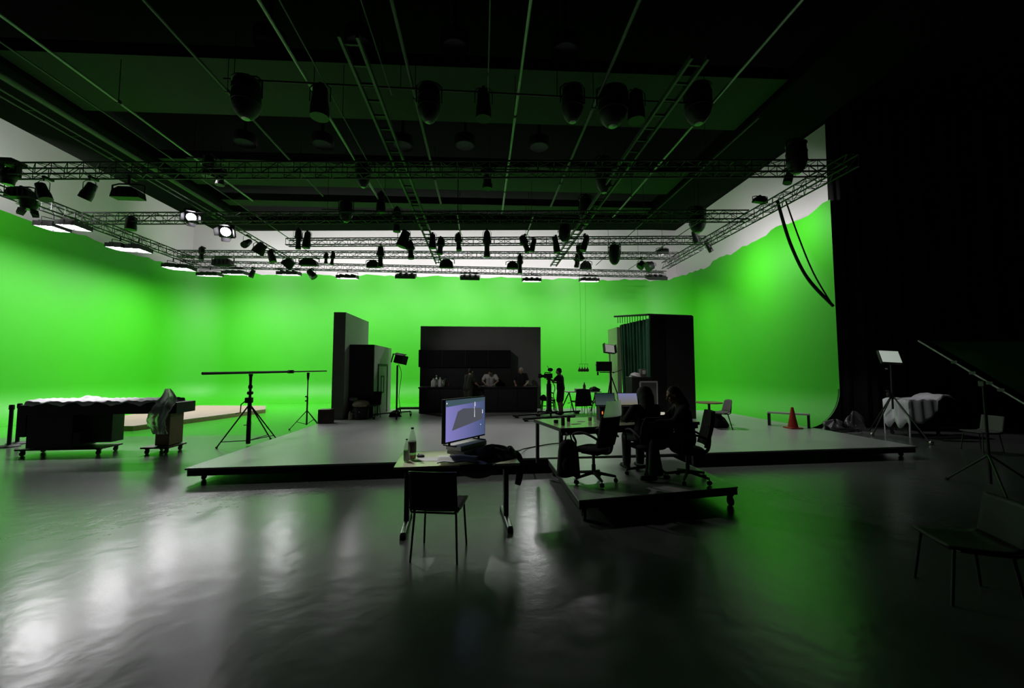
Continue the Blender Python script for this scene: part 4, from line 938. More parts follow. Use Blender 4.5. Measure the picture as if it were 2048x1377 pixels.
# wooden slab on the green floor
pts = [G(226, 862), G(266, 862), G(531, 825.5), G(531, 818), G(400, 817), G(318, 827), G(232, 842)]
zz = .15
o = thing('floor_slab', 'low pinkish-brown board platform lying on the green floor at the left', 'platform', (0, 0, 0))
pts = [V((p.x, p.y, .0)) for p in pts]
MB().prism(pts, (0, 0, zz - .03)).build('edge', M_wood, o, smooth=False); MB().prism([p + V((0, 0, zz - .03)) for p in pts], (0, 0, .03)).build('top_board', M_woodtop, o, smooth=False)
# crank stand, light stand and the boom between them
pm = G(496, 891)
o = thing('crank_stand', 'tall black crank stand with a handle holding the left of the long boom', 'stand', pm)
fts = [G(433, 897) - pm, G(541, 879) - pm]; fts.append(V((.35, 1.0, 0)) - V((0, .3, 0)))
ht = D(497, 745, pm.y).z
tripod(o, None, None, fts, .018, M_black, hub=(0, 0, 1.02))
MB().lathe([(.035, .04), (.05, .05), (.05, .6), (.045, .61), (.045, 1.1), (.03, 1.12), (.03, ht - .3)], n=14).build('mast', M_black, o); MB().lathe([(.0, ht - .42), (.045, ht - .40), (.05, ht - .34), (.03, ht - .3), (.035, ht - .1), (.05, ht - .07), (.045, ht - .035)], n=14).build('top_head', M_black, o)
m = MB(); m.obox((-.02, 0, 1.12), (.16, .12, .14)); m.obox((0, 0, 1.3), (.12, .1, .08)); m.build('winch', M_black, o, bevel=.02)
MB().tube([(-.08, -.05, 1.1), (-.16, -.08, 1.02), (-.17, -.08, .82), (-.28, -.08, .80)], .013, 8).build('crank_handle', M_black, o)
for f in fts: MB().cyl(lerp((0, 0, 1.02), f, .86), (0, 0, .12), .011, n=8).build('brace', M_black, o)
MB().cyl((-.12, 0, .5), (0, 0, .5), .012, n=8).build('lock_knob', M_black, o)
pm2 = G(613, 855); ht2 = D(613, 744, pm2.y).z
o = thing('light_stand', 'slim black light stand holding the right part of the long boom', 'stand', pm2)
fts = [G(579, 860) - pm2, G(636, 851) - pm2, V((.1, .7, 0))]
tripod(o, None, None, fts, .014, M_black, hub=(0, 0, .55)); MB().cyl((0, 0, .08), (0, 0, 1.0), .026, n=10).build('mast', M_black, o); MB().cyl((0, 0, 1.0), (0, 0, ht2 - .15), .018, n=10).build('riser', M_black, o); MB().lathe([(.02, ht2 - .28), (.035, ht2 - .2), (.045, ht2 - .05), (.04, ht2 - .02)], n=12).build('boom_clamp', M_black, o)
for z in (1.0, .86): MB().cyl((-.07, 0, z), (0, 0, z), .022, n=8).build('lock_knob', M_black, o)
for f in fts: MB().cyl(lerp((0, 0, .55), f, .6), (0, 0, .10), .009, n=8).build('brace', M_black, o)
t1 = V((pm.x, pm.y, ht)); t2 = V((pm2.x, pm2.y, ht2 + .015)); dv = (t2 - t1)
A1 = t1 - dv * .72; B1 = t1 + dv * 1.30
A1 = D(405, 747, pm.y - .9); B1 = D(653, 742, pm2.y + .7)
o = thing('boom_pole', 'long dark boom pole resting level across the two left stands', 'pole', lerp(A1, B1, .5))
l = o.location
MB().cyl(A1 - l, lerp(A1, B1, .62) - l, .034, n=10).build('thick_tube', M_black, o); MB().cyl(lerp(A1, B1, .62) - l, B1 - l, .022, n=10).build('thin_tube', M_black, o); MB().obox(lerp(A1, B1, .62) - l, (.16, .12, .10)).build('joint', M_black, o, bevel=.02)
# ------------------------------------------------------------------ television table in front
TT = .80
FL_, FRt = G(787, 935, TT), G(1040, 926, TT); BL_ = G(808, 903, TT)
ax = (FRt - FL_); tw = ax.length; ang = math.atan2(ax.y, ax.x); ux = ax.normalized(); uy = V((-ux.y, ux.x, 0)); td = .86
tc = FL_ + ux * tw / 2 + uy * td / 2; tc.z = 0
def tp(x, y, z=TT): return V((tc.x, tc.y, 0)) + ux * x + uy * y + V((0, 0, z))
o = thing('work_table', 'pale table with metal T-shaped legs carrying the television', 'table', tc, ang)
MB().box(-tw / 2, tw / 2, -td / 2, td / 2, TT - .028, TT).build('tabletop', [M_tabletop], o, bevel=.003)
MB().box(-tw / 2 + .1, tw / 2 - .1, -td / 2 + .06, -td / 2 + .09, TT - .08, TT - .03).build('apron', M_black, o)
for sx in (-1, 1):
    x = sx * (tw / 2 - .11)
    g = MB().box(x - .03, x + .03, -.06, .06, .05, TT - .03).build('leg', M_metal, o, bevel=.01)
    MB().box(x - .03, x + .03, -td * .47, td * .40, .03, .07).build('foot', M_chrome, g, bevel=.012)
    for y in (-td * .45, td * .38): MB().box(x - .032, x + .032, y - .03, y + .03, .0, .05).build('foot_cap', M_rubber, g)
    MB().box(x - .025, x + .025, -td * .44, td * .44, TT - .06, TT - .03).build('top_bracket', M_metal, o)
# boxes and papers under the television
def slab(name, lab, cat, pos, sz, rz, m_, bevel=.004, group=None):
    q = MB().box(-sz[0] / 2, sz[0] / 2, -sz[1] / 2, sz[1] / 2, 0, sz[2]).build(name, m_, None, bevel=bevel); q.location = pos; q.rotation_euler = (0, 0, rz); return tag(q, lab, cat, group)
ta = V((-.44, 4.86, 0)); tb = V((.05, 5.50, 0)); tdir = (tb - ta).normalized(); trz = math.atan2(tdir.y, tdir.x); tmid = (ta + tb) / 2; TVZ = .985
stk = [(tmid + tdir * .10 + V((.02, -.02, 0)), (.54, .26, .055), 'wide grey-green box lying lowest under the television', M_setgrey2, .0), (tmid + V((.03, -.03, 0)), (.50, .26, .045), 'flat grey folder stack in the middle under the television', M_setgrey, .06), (tmid + V((.02, 0, 0)), (.52, .24, .06), 'dark flat box directly under the television', M_setgrey2, .0)]
z = TT + .002
for ps, sz, lab, m_, dr in stk:
    slab('storage_box', lab, 'box', V((ps.x, ps.y + .03, z)), sz, trz + dr, m_, group='boxes under the television'); z += sz[2] + .001
o = thing('television', 'flat television on a table showing a lavender picture with a dark shape', 'television', V((tmid.x, tmid.y, z)), trz)
tvw, tvh, tz0 = (tb - ta).length, .53, TVZ - z + .02
MB().box(-tvw / 2, tvw / 2, -.012, .035, tz0, tz0 + tvh).build('housing', M_black, o, bevel=.004)
sm_ = screen_mat('tv_picture', (.22, .20, .52), (.055, .085, .18), 'X', 1.0)
scn = MB().box(-tvw / 2 + .022, tvw / 2 - .012, -.0150, -.0125, tz0 + .02, tz0 + tvh - .014).build('screen', sm_, o)
m = MB(); sw, sh = tvw - .034, tvh - .034
def S(u, v, dy=0): return V((-tvw / 2 + .022 + u * sw, -.0152 - dy, tz0 + .02 + v * sh))
m.prism([S(.14, .25), S(.93, .42), S(.90, .72), S(.42, .76), (S(.28, .70))], (0, -.0004, 0)); m.build('screen_shape', M_screengrey, scn, smooth=False)
m = MB()
for u, v, a, b2 in ((.72, .84, .012, .06), (.71, .60, .008, .10), (.88, .28, .01, .012), (.02, .93, .012, .02), (.93, .62, .01, .05), (.705, .74, .006, .03)): m.prism([S(u - a, v - b2), S(u + a, v - b2), S(u + a * .6, v + b2), S(u - a * .6, v + b2)], (0, -.0006, 0))
m.build('screen_specks', M_screenwhite, scn, smooth=False)
m = MB()
m.prism([S(0, .84), S(1, .90), S(1, 1), S(0, 1)], (0, -.0003, 0)); m.build('screen_top_band', mat('screen_dim_band', (.01, .01, .01), .4, emit=.57, ecol=(.05, .09, .11), vary=0), scn, smooth=False)
for sx in (-1, 1): MB().box(sx * tvw * .36 - .012, sx * tvw * .36 + .012, -.10, .10, .0, .012).build('foot', M_black, o); MB().box(sx * tvw * .36 - .01, sx * tvw * .36 + .01, 0, .02, .01, tz0 + .02).build('foot_post', M_black, o)
# bottles with drinks
def drink(label, p, r, h, fill, fm, capm, lab_):
    o = thing('drink_bottle', label, 'bottle', p, 0)
    MB().lathe([(r * .85, 0), (r, .015), (r, h * .55), (r * .93, h * .62), (r * .85, h * .68), (r * .5, h * .86), (r * .3, h * .92), (r * .3, h * .96)], n=24).build('plastic_body', M_glassb, o)
    MB().lathe([(r * .80, .008), (r * .93, .02), (r * .93, fill * h), (.0, fill * h)], n=24).build('drink', fm, o)
    MB().cyl((0, 0, h * .95), (0, 0, h), r * .36, n=16).build('cap', capm, o)
    if lab_: MB().lathe([(r * 1.012, lab_[0] * h), (r * 1.015, lab_[0] * h + .002), (r * 1.015, lab_[1] * h), (r * 1.012, lab_[1] * h)], n=24).build('paper_label', M_label, o)
pb = G(824, 919, TT); pb.z = TT + .001; drink('large clear plastic bottle with a dark label, behind the small bottle', pb, .05, .385, .16, M_amber, M_black, (.22, .56))
pb = G(813, 923, TT); pb.z = TT + .001; drink('small plastic bottle half full of dark drink at the table corner', pb, .037, .265, .50, M_cola, M_black, None)
pb = G(841, 915, TT)
o = thing('computer_mouse', 'dark computer mouse on the mat beside the bottles', 'mouse', V((pb.x, pb.y, TT + .006)), R(70))
MB().ell((0, 0, .012), (.032, .055, .022)).build('shell', M_black, o); MB().cyl((-.004, .028, .03), (.004, .028, .03), .009, n=12).build('scroll_wheel', M_rubber, o)
pb = G(862, 919, TT); slab('desk_mat', 'thin grey mat lying under the computer mouse', 'mat', V((pb.x, pb.y, TT + .0012)), (.33, .20, .0035), ang - R(8), M_setgrey2, .001)
# papers
pa = G(916, 927, TT)
def ppr(u, v):
    x = (u - .5) * .46; y = (v - .5) * .20
    return V((x, y, .020 + .075 * math.exp(-((v - .45) / .35) ** 2) + .006 * math.sin(u * 11 + v * 4) - .016 * abs(2 * u - 1) ** 4))
pp = MB().grid(ppr, 24, 14).build('paper_roll', M_paper, solid=.004); pp.location = (pa.x, pa.y, TT + .002); pp.rotation_euler = (0, 0, ang - R(6)); tag(pp, 'loosely rolled white paper sheets at the front edge of the television table', 'paper')
slab('paper_sheet', 'white paper sheet edge sticking out right of the paper roll', 'paper', V((G(958, 926, TT).x, G(958, 926, TT).y, TT + .002)), (.16, .2, .004), ang + R(70), M_cloth, .001)
def hng(u, v):
    q = tp(.02 + u * .42, -td / 2 - .012 - .03 * math.sin(v * 3), TT + .004 - v * (.10 + .06 * math.sin(u * 3.1) ))
    return q
tag(MB().grid(hng, 14, 8).build('hanging_sheet', mat('dark_green_sheet', (.03, .06, .03), .7), solid=.003), 'dark green sheet hanging over the front edge under the paper roll', 'sheet')
# jacket heap with a sleeve hanging from the right end
pj = G(985, 921, TT); lump('jacket', 'black jacket heaped on the right end of the television table', 'jacket', V((pj.x, pj.y + .12, TT + .002)), (.25, .20, .15), M_fabric, 21, .22, rz=ang)
pj = G(1024, 918, TT); lump('cap', 'dark round cap lying right of the heaped jacket on the table', 'cap', V((pj.x - .02, pj.y + .12, TT + .002)), (.085, .11, .13), M_brown, 4, .08)
sl = smoothpath([tp(tw / 2 - .06, -.02, TT + .02), tp(tw / 2 + .03, -.02, TT + .01), tp(tw / 2 + .07, -.02, TT - .10), tp(tw / 2 + .06, -.03, TT - .26), tp(tw / 2 + .035, -.04, TT - .36)], 5)
tag(MB().tube(sl, lambda t: .035 + .012 * math.sin(t * 3), 12).build('hanging_strap', M_fabric), 'black strap of cloth hanging down the right end of the television table', 'strap')
cb = smoothpath([G(1030, 903, TT + .03), G(1040, 901, .42), G(1052, 897, PH + .02), G(1102, 888, PH + .02), G(1135, 886, PH + .02)], 6)
tag(MB().tube(cb, .012, 6).build('power_cable', M_rubber), 'black cable running from the television table across the platform edge', 'cable')

# ------------------------------------------------------------------ small rolling riser with the crew desk
RZ = .27
r0 = [G(1155, 1001, RZ), G(1476, 976, RZ)]
rx0, rx1, ry0, ry1 = 1.22, 3.56, r0[0].y, 7.28
o = thing('rolling_riser', 'small dark rolling riser on big casters under the crew desk', 'platform', ((rx0 + rx1) / 2, (ry0 + ry1) / 2, 0), 0)
hx, hy = (rx1 - rx0) / 2, (ry1 - ry0) / 2
def rprism(x0, x1, y0, y1, z0, z1): return MB().box(x0, x1, y0, y1, z0, z1)
sk = [(-hx, -hy), (hx, -hy + .40), (hx, hy), (-hx, hy)]
MB().prism([V((x, y, RZ - .02)) for x, y in sk], (0, 0, .02)).build('deck', M_deck, o, smooth=False)
MB().prism([V((x * .995, y * .995, RZ - .11)) for x, y in sk], (0, 0, .088)).build('edge_frame', M_black, o, smooth=False)
for x, y in sk:
    m = MB(); x *= .93; y *= .93; caster(m, (x, y, 0), .062, .155); m.build('caster', M_rubber, o)
DZ = RZ + .74
f0 = G(1121, 857, DZ); f1 = G(1206, 850.5, DZ); dd = (f1 - f0).normalized(); dang = math.atan2(dd.y, dd.x) * .6; 
dl, dw = 2.55, 1.15
o = thing('crew_desk', 'long crew desk on the riser covered with laptops and bottles', 'desk', V((f0.x, f0.y, RZ)), dang)
MB().box(0, dl, 0, dw, .70, .74).build('desktop', M_tabletop, o, bevel=.004)
MB().box(0.02, dl - .02, .012, .03, .63, .70).build('front_rail', M_black, o); MB().box(-.002, .012, 0, dw, .69, .741).build('edge_band', M_black, o); MB().box(0, dl, -.008, .0, .69, .741).build('front_edge', M_black, o)
for x, y in ((.05, dw - .05), (dl - .05, dw - .05), (dl - .05, .10), (.05, .10)):
    MB().box(x - .025, x + .025, y - .025, y + .025, 0 if y < .5 else -.015, .70).build('leg', M_black, o)
E1 = V((math.cos(dang), math.sin(dang), 0)); E2 = V((-E1.y, E1.x, 0))
def dp(x, y, z=.74): return V((f0.x, f0.y, RZ)) + E1 * x + E2 * y + V((0, 0, z))
def at_desk(px, py, z=.742):          # the desk-top point seen there
    return G(px, py, RZ + z)
def laptop(lab, cpx, y, wpx, m_screen, zlift, rz=0, tilt=14, body=M_black):
    p = D(cpx, 815, y); sw = wpx * y / FPX; sh = sw * .62
    o = thing('laptop', lab, 'laptop', V((p.x, y, DZ + zlift)), rz)
    MB().box(-sw / 2, sw / 2, -sw * .66, 0, 0, .016).build('base', body, o, bevel=.003); MB().box(-sw * .44, sw * .44, -sw * .42, -sw * .08, .0162, .018).build('keyboard', M_rubber, o)
    Rm = rotx(R(-tilt)); c = Rm @ V((0, .006, sh / 2)) + V((0, 0, .014))
    l = MB().obox(c, (sw, .010, sh), Rm).build('lid', M_black, o, bevel=.003)
    MB().obox(c + Rm @ V((0, -.006, 0)), (sw * .95, .002, sh * .9), Rm).build('screen', m_screen, l)
    return o
SM1 = screen_mat('laptop_dim_picture', (.06, .085, .075), (.012, .025, .03), 'Z', .9); SM2 = screen_mat('laptop_bright_picture', (.16, .15, .09), (.17, .18, .34), 'Z', 1.0)
for px, w_ in ((1211, 46), (1257, 48)):
    y = 7.0; p = D(px, 815, y)
    slab('laptop_riser', 'dark block lifting the %s laptop above the crew desk' % ('left' if px < 1240 else 'right'), 'stand', V((p.x, y - .12, DZ + .001)), (.34, .22, .225), 0, M_black)
laptop('open laptop with a dim greenish screen, left one on the crew desk', 1211, 7.0, 42, SM1, .228); laptop('open laptop with a bright blue-topped screen, right one on the crew desk', 1257, 7.0, 42, SM2, .228)
SM3 = screen_mat('tablet_warm_page', (.42, .40, .31), (.48, .46, .36), 'Z', 1.0)
p = D(1318, 822, 6.3); o = thing('tablet', 'lit cream tablet screen standing before the woman at the desk', 'tablet', V((p.x, 6.3, DZ + .001)), R(-12))
Rm = rotx(R(-16)); MB().obox((0, 0, .105), (.20, .012, .20), Rm).build('body', M_black, o, bevel=.004); MB().obox(Rm @ V((0, -.0072, 0)) + V((0, 0, .105)), (.184, .002, .18), Rm).build('screen', SM3, o); MB().obox((0, .06, .05), (.12, .012, .12), rotx(R(24))).build('prop_foot', M_black, o)
# small desk things
M_flame = mat('small_warm_lamp', (1, .5, .15), .5, emit=9, ecol=(1, .36, .06), vary=0)
for k, (px, py, lab) in enumerate(((1301, 840, 'small glowing orange desk lamp between the two seated people'), (1205, 842, 'small glowing orange desk lamp under the left laptop'))):
    p = at_desk(px, py); o = thing('desk_lamp', lab, 'lamp', V((p.x, p.y, DZ + .001)), 0, 'glowing desk lamps')
    MB().lathe([(.035, 0), (.04, .01), (.015, .02), (.012, .10), (.02, .11)], n=14).build('base', M_black, o); MB().ell((0, 0, .14), (.022, .022, .028) if k == 0 else (.012, .012, .03)).build('bulb', M_flame if k == 0 else mat('small_dim_warm_lamp', (1, .4, .1), .5, emit=.5, ecol=(1, .22, .04), vary=0), o)
for k, (px, py, h, r, m_, lab) in enumerate(((1180, 843, .24, .034, M_glassb, 'tall clear bottle on the crew desk'), (1190, 846, .12, .03, M_glassb, 'low glass tumbler right of the tall clear bottle'), (1137, 843, .10, .03, M_black, 'dark mug near the middle of the left desk half'), (1126, 851, .12, .03, M_black, 'dark cup at the left end of the crew desk'), (1112, 846, .05, .04, M_black, 'low dark bowl at the left desk edge'))):
    p = at_desk(px, py); nm = 'drink_bottle' if k == 0 else ('tumbler' if k == 1 else 'mug')
    if k == 0: drink(lab, V((p.x, p.y, DZ + .001)), r, h, .3, M_amber, M_black, None)
    else: q = tag(MB().lathe([(r * .8, 0), (r, .01), (r, h), (r * .88, h), (r * .85, .012), (0, .012)], n=18).build(nm, m_), lab, 'cup'); q.location = (p.x, p.y, DZ + .001)
for k, (px, py, lab, sz, rz, m_) in enumerate(((1152, 848, 'pinkish paper strip lying on the left of the crew desk', (.16, .05, .004), .3, M_woodtop), (1162, 843, 'white card lying behind the pinkish strip on the crew desk', (.13, .09, .003), -.2, M_cloth), (1268, 842, 'pale phone lying on the crew desk in front of the right laptop', (.20, .07, .01), .1, M_paper), (1312, 842, 'bright notebook lying on the crew desk before the woman', (.16, .12, .012), .2, M_cloth))):
    p = at_desk(px, py); slab(('paper_strip', 'card', 'phone', 'notebook')[k], lab, ('paper', 'card', 'phone', 'notebook')[k], V((p.x, p.y, DZ + .0015)), sz, rz, m_, .001)
# backpack hanging at the left end of the desk
p = G(1135, 950, RZ)
o = thing('backpack', 'black backpack hanging from the left front corner of the crew desk', 'backpack', V((f0.x + .07, f0.y - .20, RZ + .10)))
def bag(u, v):
    a = u * 2 * math.pi; t = v; wd = (.20 - .045 * t) * (1 - max(0, t - .72) ** 2 * 7) ; dp_ = (.12 - .02 * t) * (1 - max(0, t - .72) ** 2 * 6); k = .85
    ca, sa = math.cos(a), math.sin(a); f = (abs(ca) ** 3 + abs(sa) ** 3) ** (-1 / 3)
    return V((wd * ca * f * k, dp_ * sa * f * k, .50 * t + .01 * math.sin(a * 4 + t * 9)))
mb = MB().grid(bag, 28, 14); mb.f.append(tuple(range(28, -1, -1))); mb.mi.append(0); mb.f.append(tuple(range(14 * 29, 15 * 29))); mb.mi.append(0)
mb.build('body', M_fabric, o, sharp=70); MB().tube([(-.05, -.02, .48), (-.03, -.02, .585), (.03, -.02, .585), (.05, -.02, .48)], .012, 8).build('top_handle', M_fabric, o)
MB().ell((0, -.10, .17), (.11, .05, .13)).build('front_pocket', M_fabric, o)
MB().tube(smoothpath([(.0, .02, .56), (.0, .12, .585), (.0, .21, .57)], 4), .008, 6).build('hook', M_black, o)
for sx in (-1, 1): MB().tube(smoothpath([(sx * .07, .1, .45), (sx * .1, .16, .3), (sx * .1, .13, .05)], 5), .018, 8).build('shoulder_strap', M_fabric, o)
# office chairs
def office_chair(label, p, rz, seat=.50, top=1.16, w=.48, cover=False, bm=M_fabric):
    o = thing('office_chair', label, 'chair', p, rz)
    for k in range(5):
        a = k * 2 * math.pi / 5 + .3; q = V((math.cos(a), math.sin(a), 0)); m = MB(); m.cyl(q * .03 + V((0, 0, .13)), q * .31 + V((0, 0, .085)), .026, .018, 8); l = m.build('base_arm', M_black, o)
        m = MB(); c = q * .31; sd = V((-q.y, q.x, 0)); m.cyl(c - sd * .022 + V((0, 0, .03)), c + sd * .022 + V((0, 0, .03)), .03, n=12); m.cyl(c + V((0, 0, .03)), c + V((0, 0, .09)), .008, n=6); m.build('caster', M_rubber, l)
    MB().lathe([(.03, .10), (.03, .24), (.022, .25), (.022, seat - .06)], n=14).build('gas_column', M_metal, o)
    def st(u, v):
        a = u * 2 * math.pi; ca, sa = math.cos(a), math.sin(a); f = (abs(ca) ** 3.5 + abs(sa) ** 3.5) ** (-1 / 3.5); tt = (v - .5) * math.pi
        r = math.cos(tt) ** .5; return V((w / 2 * ca * f * r, .24 * sa * f * r, seat - .035 + .045 * math.sin(tt)))
    MB().grid(st, 26, 10).build('seat', bm, o, sharp=70); MB().box(-.12, .12, -.14, .14, seat - .10, seat - .06).build('mechanism', M_black, o, bevel=.01)
    hb = top - seat
    def bk(u, v):
        x = (u - .5) * w * (.92 + .10 * math.sin(v * math.pi) - .22 * max(0, v - .75) * 2); cv = .05 * (2 * u - 1) ** 2
        return V((x, -.25 - .05 * v - .06 * v * v + cv - .03 * math.sin(v * 3.1), seat + .04 + v * (hb - .04)))
    MB().grid((lambda u, v: bk(u, v * .68)) if cover else bk, 16, 14).build('backrest', bm, o, solid=.045, sharp=60)
    MB().tube(smoothpath([(0, -.05, seat - .07), (0, -.24, seat - .06), (0, -.30, seat + .05), (0, -.31, seat + .32)], 5), .024, 8).build('back_bar', M_black, o)
    for sx in (-1, 1):
        MB().tube(smoothpath([(sx * .20, .10, seat - .05), (sx * .29, .12, seat - .02), (sx * .30, .10, seat + .10), (sx * .29, .15, seat + .19), (sx * .28, .02, seat + .23), (sx * .28, -.14, seat + .20), (sx * .26, -.26, seat + .14)], 5), .017, 8).build('armrest', M_black, o)
    if cover:
        def cvf(u, v): q = bk(u, .66 + v * .36); q.y -= .034; q.x *= 1.03; return q
        MB().grid(cvf, 12, 8).build('back_cover', mat('pale_back_cover', (.80, .86, .78), .7, trans=.8, vary=.03), o)
    return o
pc = G(1190, 966, RZ); office_chair('empty office chair with a pale cloth over its back, left on the riser', V((pc.x + .0, pc.y + .06, RZ + .003)), R(42), .50, 1.17, cover=True)
pw = G(1345, 952, RZ); PWX, PWY = pw.x + .10, 5.72
office_chair('big black office chair in which the long-haired woman sits', V((PWX, PWY + .02, RZ + .003)), R(72), .48, 1.02, .52)
person('person with long dark hair in black clothes seated sideways at the crew desk', V((PWX - .02, PWY + .02, RZ + .006)), R(78), sit_pose(.50, head=(0, .16, 1.24), shL=(-.185, .06, 1.04), shR=(.185, .06, 1.04), elL=(-.24, .22, .86), elR=(.26, .20, .86), wrL=(-.16, .46, .86), wrR=(.16, .46, .88), anL=(-.12, .50, .08), anR=(.14, .36, .08), toeL=(-.13, .65, .04), toeR=(.15, .51, .04), knL=(-.13, .47, .56), knR=(.13, .45, .55)),
       hairstyle='long', shirt=M_blacktee, sleeve='long', trousers=M_black, look=(R(20), R(4)), vox=.009)
p1 = D(1293, 800, 5.95)
office_chair('black office chair in the middle of the riser with a person on it', V((p1.x + .04, 6.06, RZ + .003)), R(8), .48, .92, .5)
person('person seen from behind with big dark hair, seated facing the right laptop', V((p1.x + .04, 6.06, RZ + .006)), R(8), sit_pose(.50, head=(0, .06, 1.20), shL=(-.19, .03, 1.01), shR=(.19, .03, 1.01), elL=(-.26, .14, .84), elR=(.26, .14, .84), wrL=(-.12, .36, .84), wrR=(.12, .36, .84)),
       hairstyle='big', shirt=M_blacktee, sleeve='long', trousers=M_black, look=(R(12), 0))
M_redled = mat('small_red_led', (1, .1, .1), .5, emit=3, ecol=(1, .06, .05), vary=0)
p = D(1304, 807, 6.25); o = thing('headset', 'dark headset with a tiny red light beside the big-haired person', 'headset', V((p.x, 6.34, DZ + .001)))
MB().tube([(0, 0, 0), (0, 0, .12), (-.02, 0, .2)], .014, 8).build('stand', M_black, o); MB().ell((-.02, 0, .22), (.05, .03, .05)).build('ear_cup', M_black, o); MB().ell((-.01, -.03, .22), (.010, .006, .010)).build('red_light', M_redled, o)
# ------------------------------------------------------------------ right part of the deck and the dark side
p = V((D(1418, 806, 11.6).x, 11.6, PH + .004))
o = thing('round_table', 'small wooden table behind the lone shell chair on the platform', 'table', p)
MB().lathe([(.0, .62), (.36, .62), (.375, .635), (.37, .655), (.0, .655)], n=32).build('tabletop', M_wood, o); MB().cyl((0, 0, .02), (0, 0, .62), .035, n=12).build('column', M_black, o); MB().lathe([(.22, 0), (.23, .012), (.06, .03), (.04, .05)], n=24).build('base', M_black, o)
lump('dark_bundle', 'dark bundle of cloth on the deck under the small wooden table', 'bundle', V((p.x - .1, 11.0, PH + .003)), (.3, .2, .33), M_fabric, 15)
p = G(1586, 856.5, PH + .003)
o = thing('traffic_cone', 'orange traffic cone standing before the low bench at the deck edge', 'cone', p)
MB().box(-.17, .17, -.17, .17, 0, .03).build('base', M_orange, o, bevel=.008); MB().lathe([(.13, .03), (.125, .05), (.03, .58), (.0, .585)], n=24).build('body', M_orange, o); MB().lathe([(.094, .20), (.096, .21), (.066, .35), (.064, .35)], n=24).build('dark_band', mat('dull_red_band', (.16, .03, .02), .5), o)
pa, pb2 = G(1562, 849, PH), G(1622, 859, PH)
o = thing('low_bench', 'low narrow bench behind the orange traffic cone', 'bench', lerp(pa, pb2, .5) + V((-.12, .1, .003)), math.atan2(pb2.y - pa.y, pb2.x - pa.x) * .5)
L = (pb2 - pa).length / 2
MB().box(-L, L, -.12, .12, .35, .39).build('seat', M_setgrey2, o, bevel=.004)
for sx in (-1, 1): MB().box(sx * L - .03 - .03 * sx, sx * L + .03 - .03 * sx, -.11, .11, 0, .35).build('leg', M_black, o)
# crumpled plastic and cables by the drape
p = D(1672, 852, 11.85); lump('plastic_film', 'crumpled grey plastic on the floor by the end of the green wall', 'plastic film', V((p.x, p.y, .003)), (.34, .2, .26), M_gfilm, 31, .5, 26)
p = D(1702, 852, 11.75); lump('plastic_film', 'crumpled grey plastic heap with a raised tip before the black drape', 'plastic film', V((p.x + .1, p.y - .02, .003)), (.26, .2, .45), M_gfilm, 37, .55, 26)
p = G(1690, 866); pts = [V((p.x + .45 * math.cos(t * .8) * (1 + .1 * math.sin(t)), p.y + .22 * math.sin(t * .8), .03 + .012 * math.sin(t * 2.3) + .006 * t)) for t in [i * .4 for i in range(40)]]
tag(MB().tube(pts, .016, 6).build('cable_coil', M_rubber), 'loose black cable coil on the floor beside the crumpled plastic', 'cable')
# panel light on a tripod
f1, f2, f3 = G(1745, 872), G(1863, 890), G(1800, 862)
ctr = (f1 + f2 + f3) / 3; ctr = V((G(1783, 872).x, G(1783, 872).y, 0))
o = thing('panel_light', 'pale faintly glowing panel light on a black tripod at the dark right side', 'lamp', ctr)
hub = D(1784, 790, ctr.y) - ctr
tripod(o, None, None, [f1 - ctr, f2 - ctr, V((.1, .75, 0))], .02, M_black, hub=hub, foot=False)
for f in (f1 - ctr, f2 - ctr): MB().ell(f + V((0, 0, .05)), (.05, .05, .05)).build('foot', M_silver, o)
c = D(1781, 713, ctr.y) - ctr
MB().cyl(hub - V((0, 0, .4)), c - V((0, 0, .2)), .025, n=10).build('mast', M_black, o); MB().lathe([(.03, hub.z - .06), (.06, hub.z - .04), (.06, hub.z + .05), (.03, hub.z + .08)], n=12).build('collar', M_black, o)
MB().cyl((-.1, -.02, hub.z + .12), (0, 0, hub.z + .12), .022, n=8).build('lock_knob', M_metal, o); MB().cyl((0, -.03, c.z - .36), (.0, .05, c.z - .36), .03, n=10).build('tilt_knob', M_metal, o)
Rm = rotz(R(-14)) @ rotx(R(-28)) @ Matrix.Rotation(R(4), 3, 'Y')
MB().obox(c + Rm @ V((0, .05, 0)), (.52, .08, .42), Rm).build('housing', M_black, o, bevel=.01); MB().obox(c + Rm @ V((0, .005, .0)), (.47, .012, .37), Rm).build('diffuser', mat('glowing_pale_diffuser', (.6, .65, .6), .6, emit=.17, ecol=(.85, 1, .85), vary=0), o)  # diffuser glows faintly in pale green
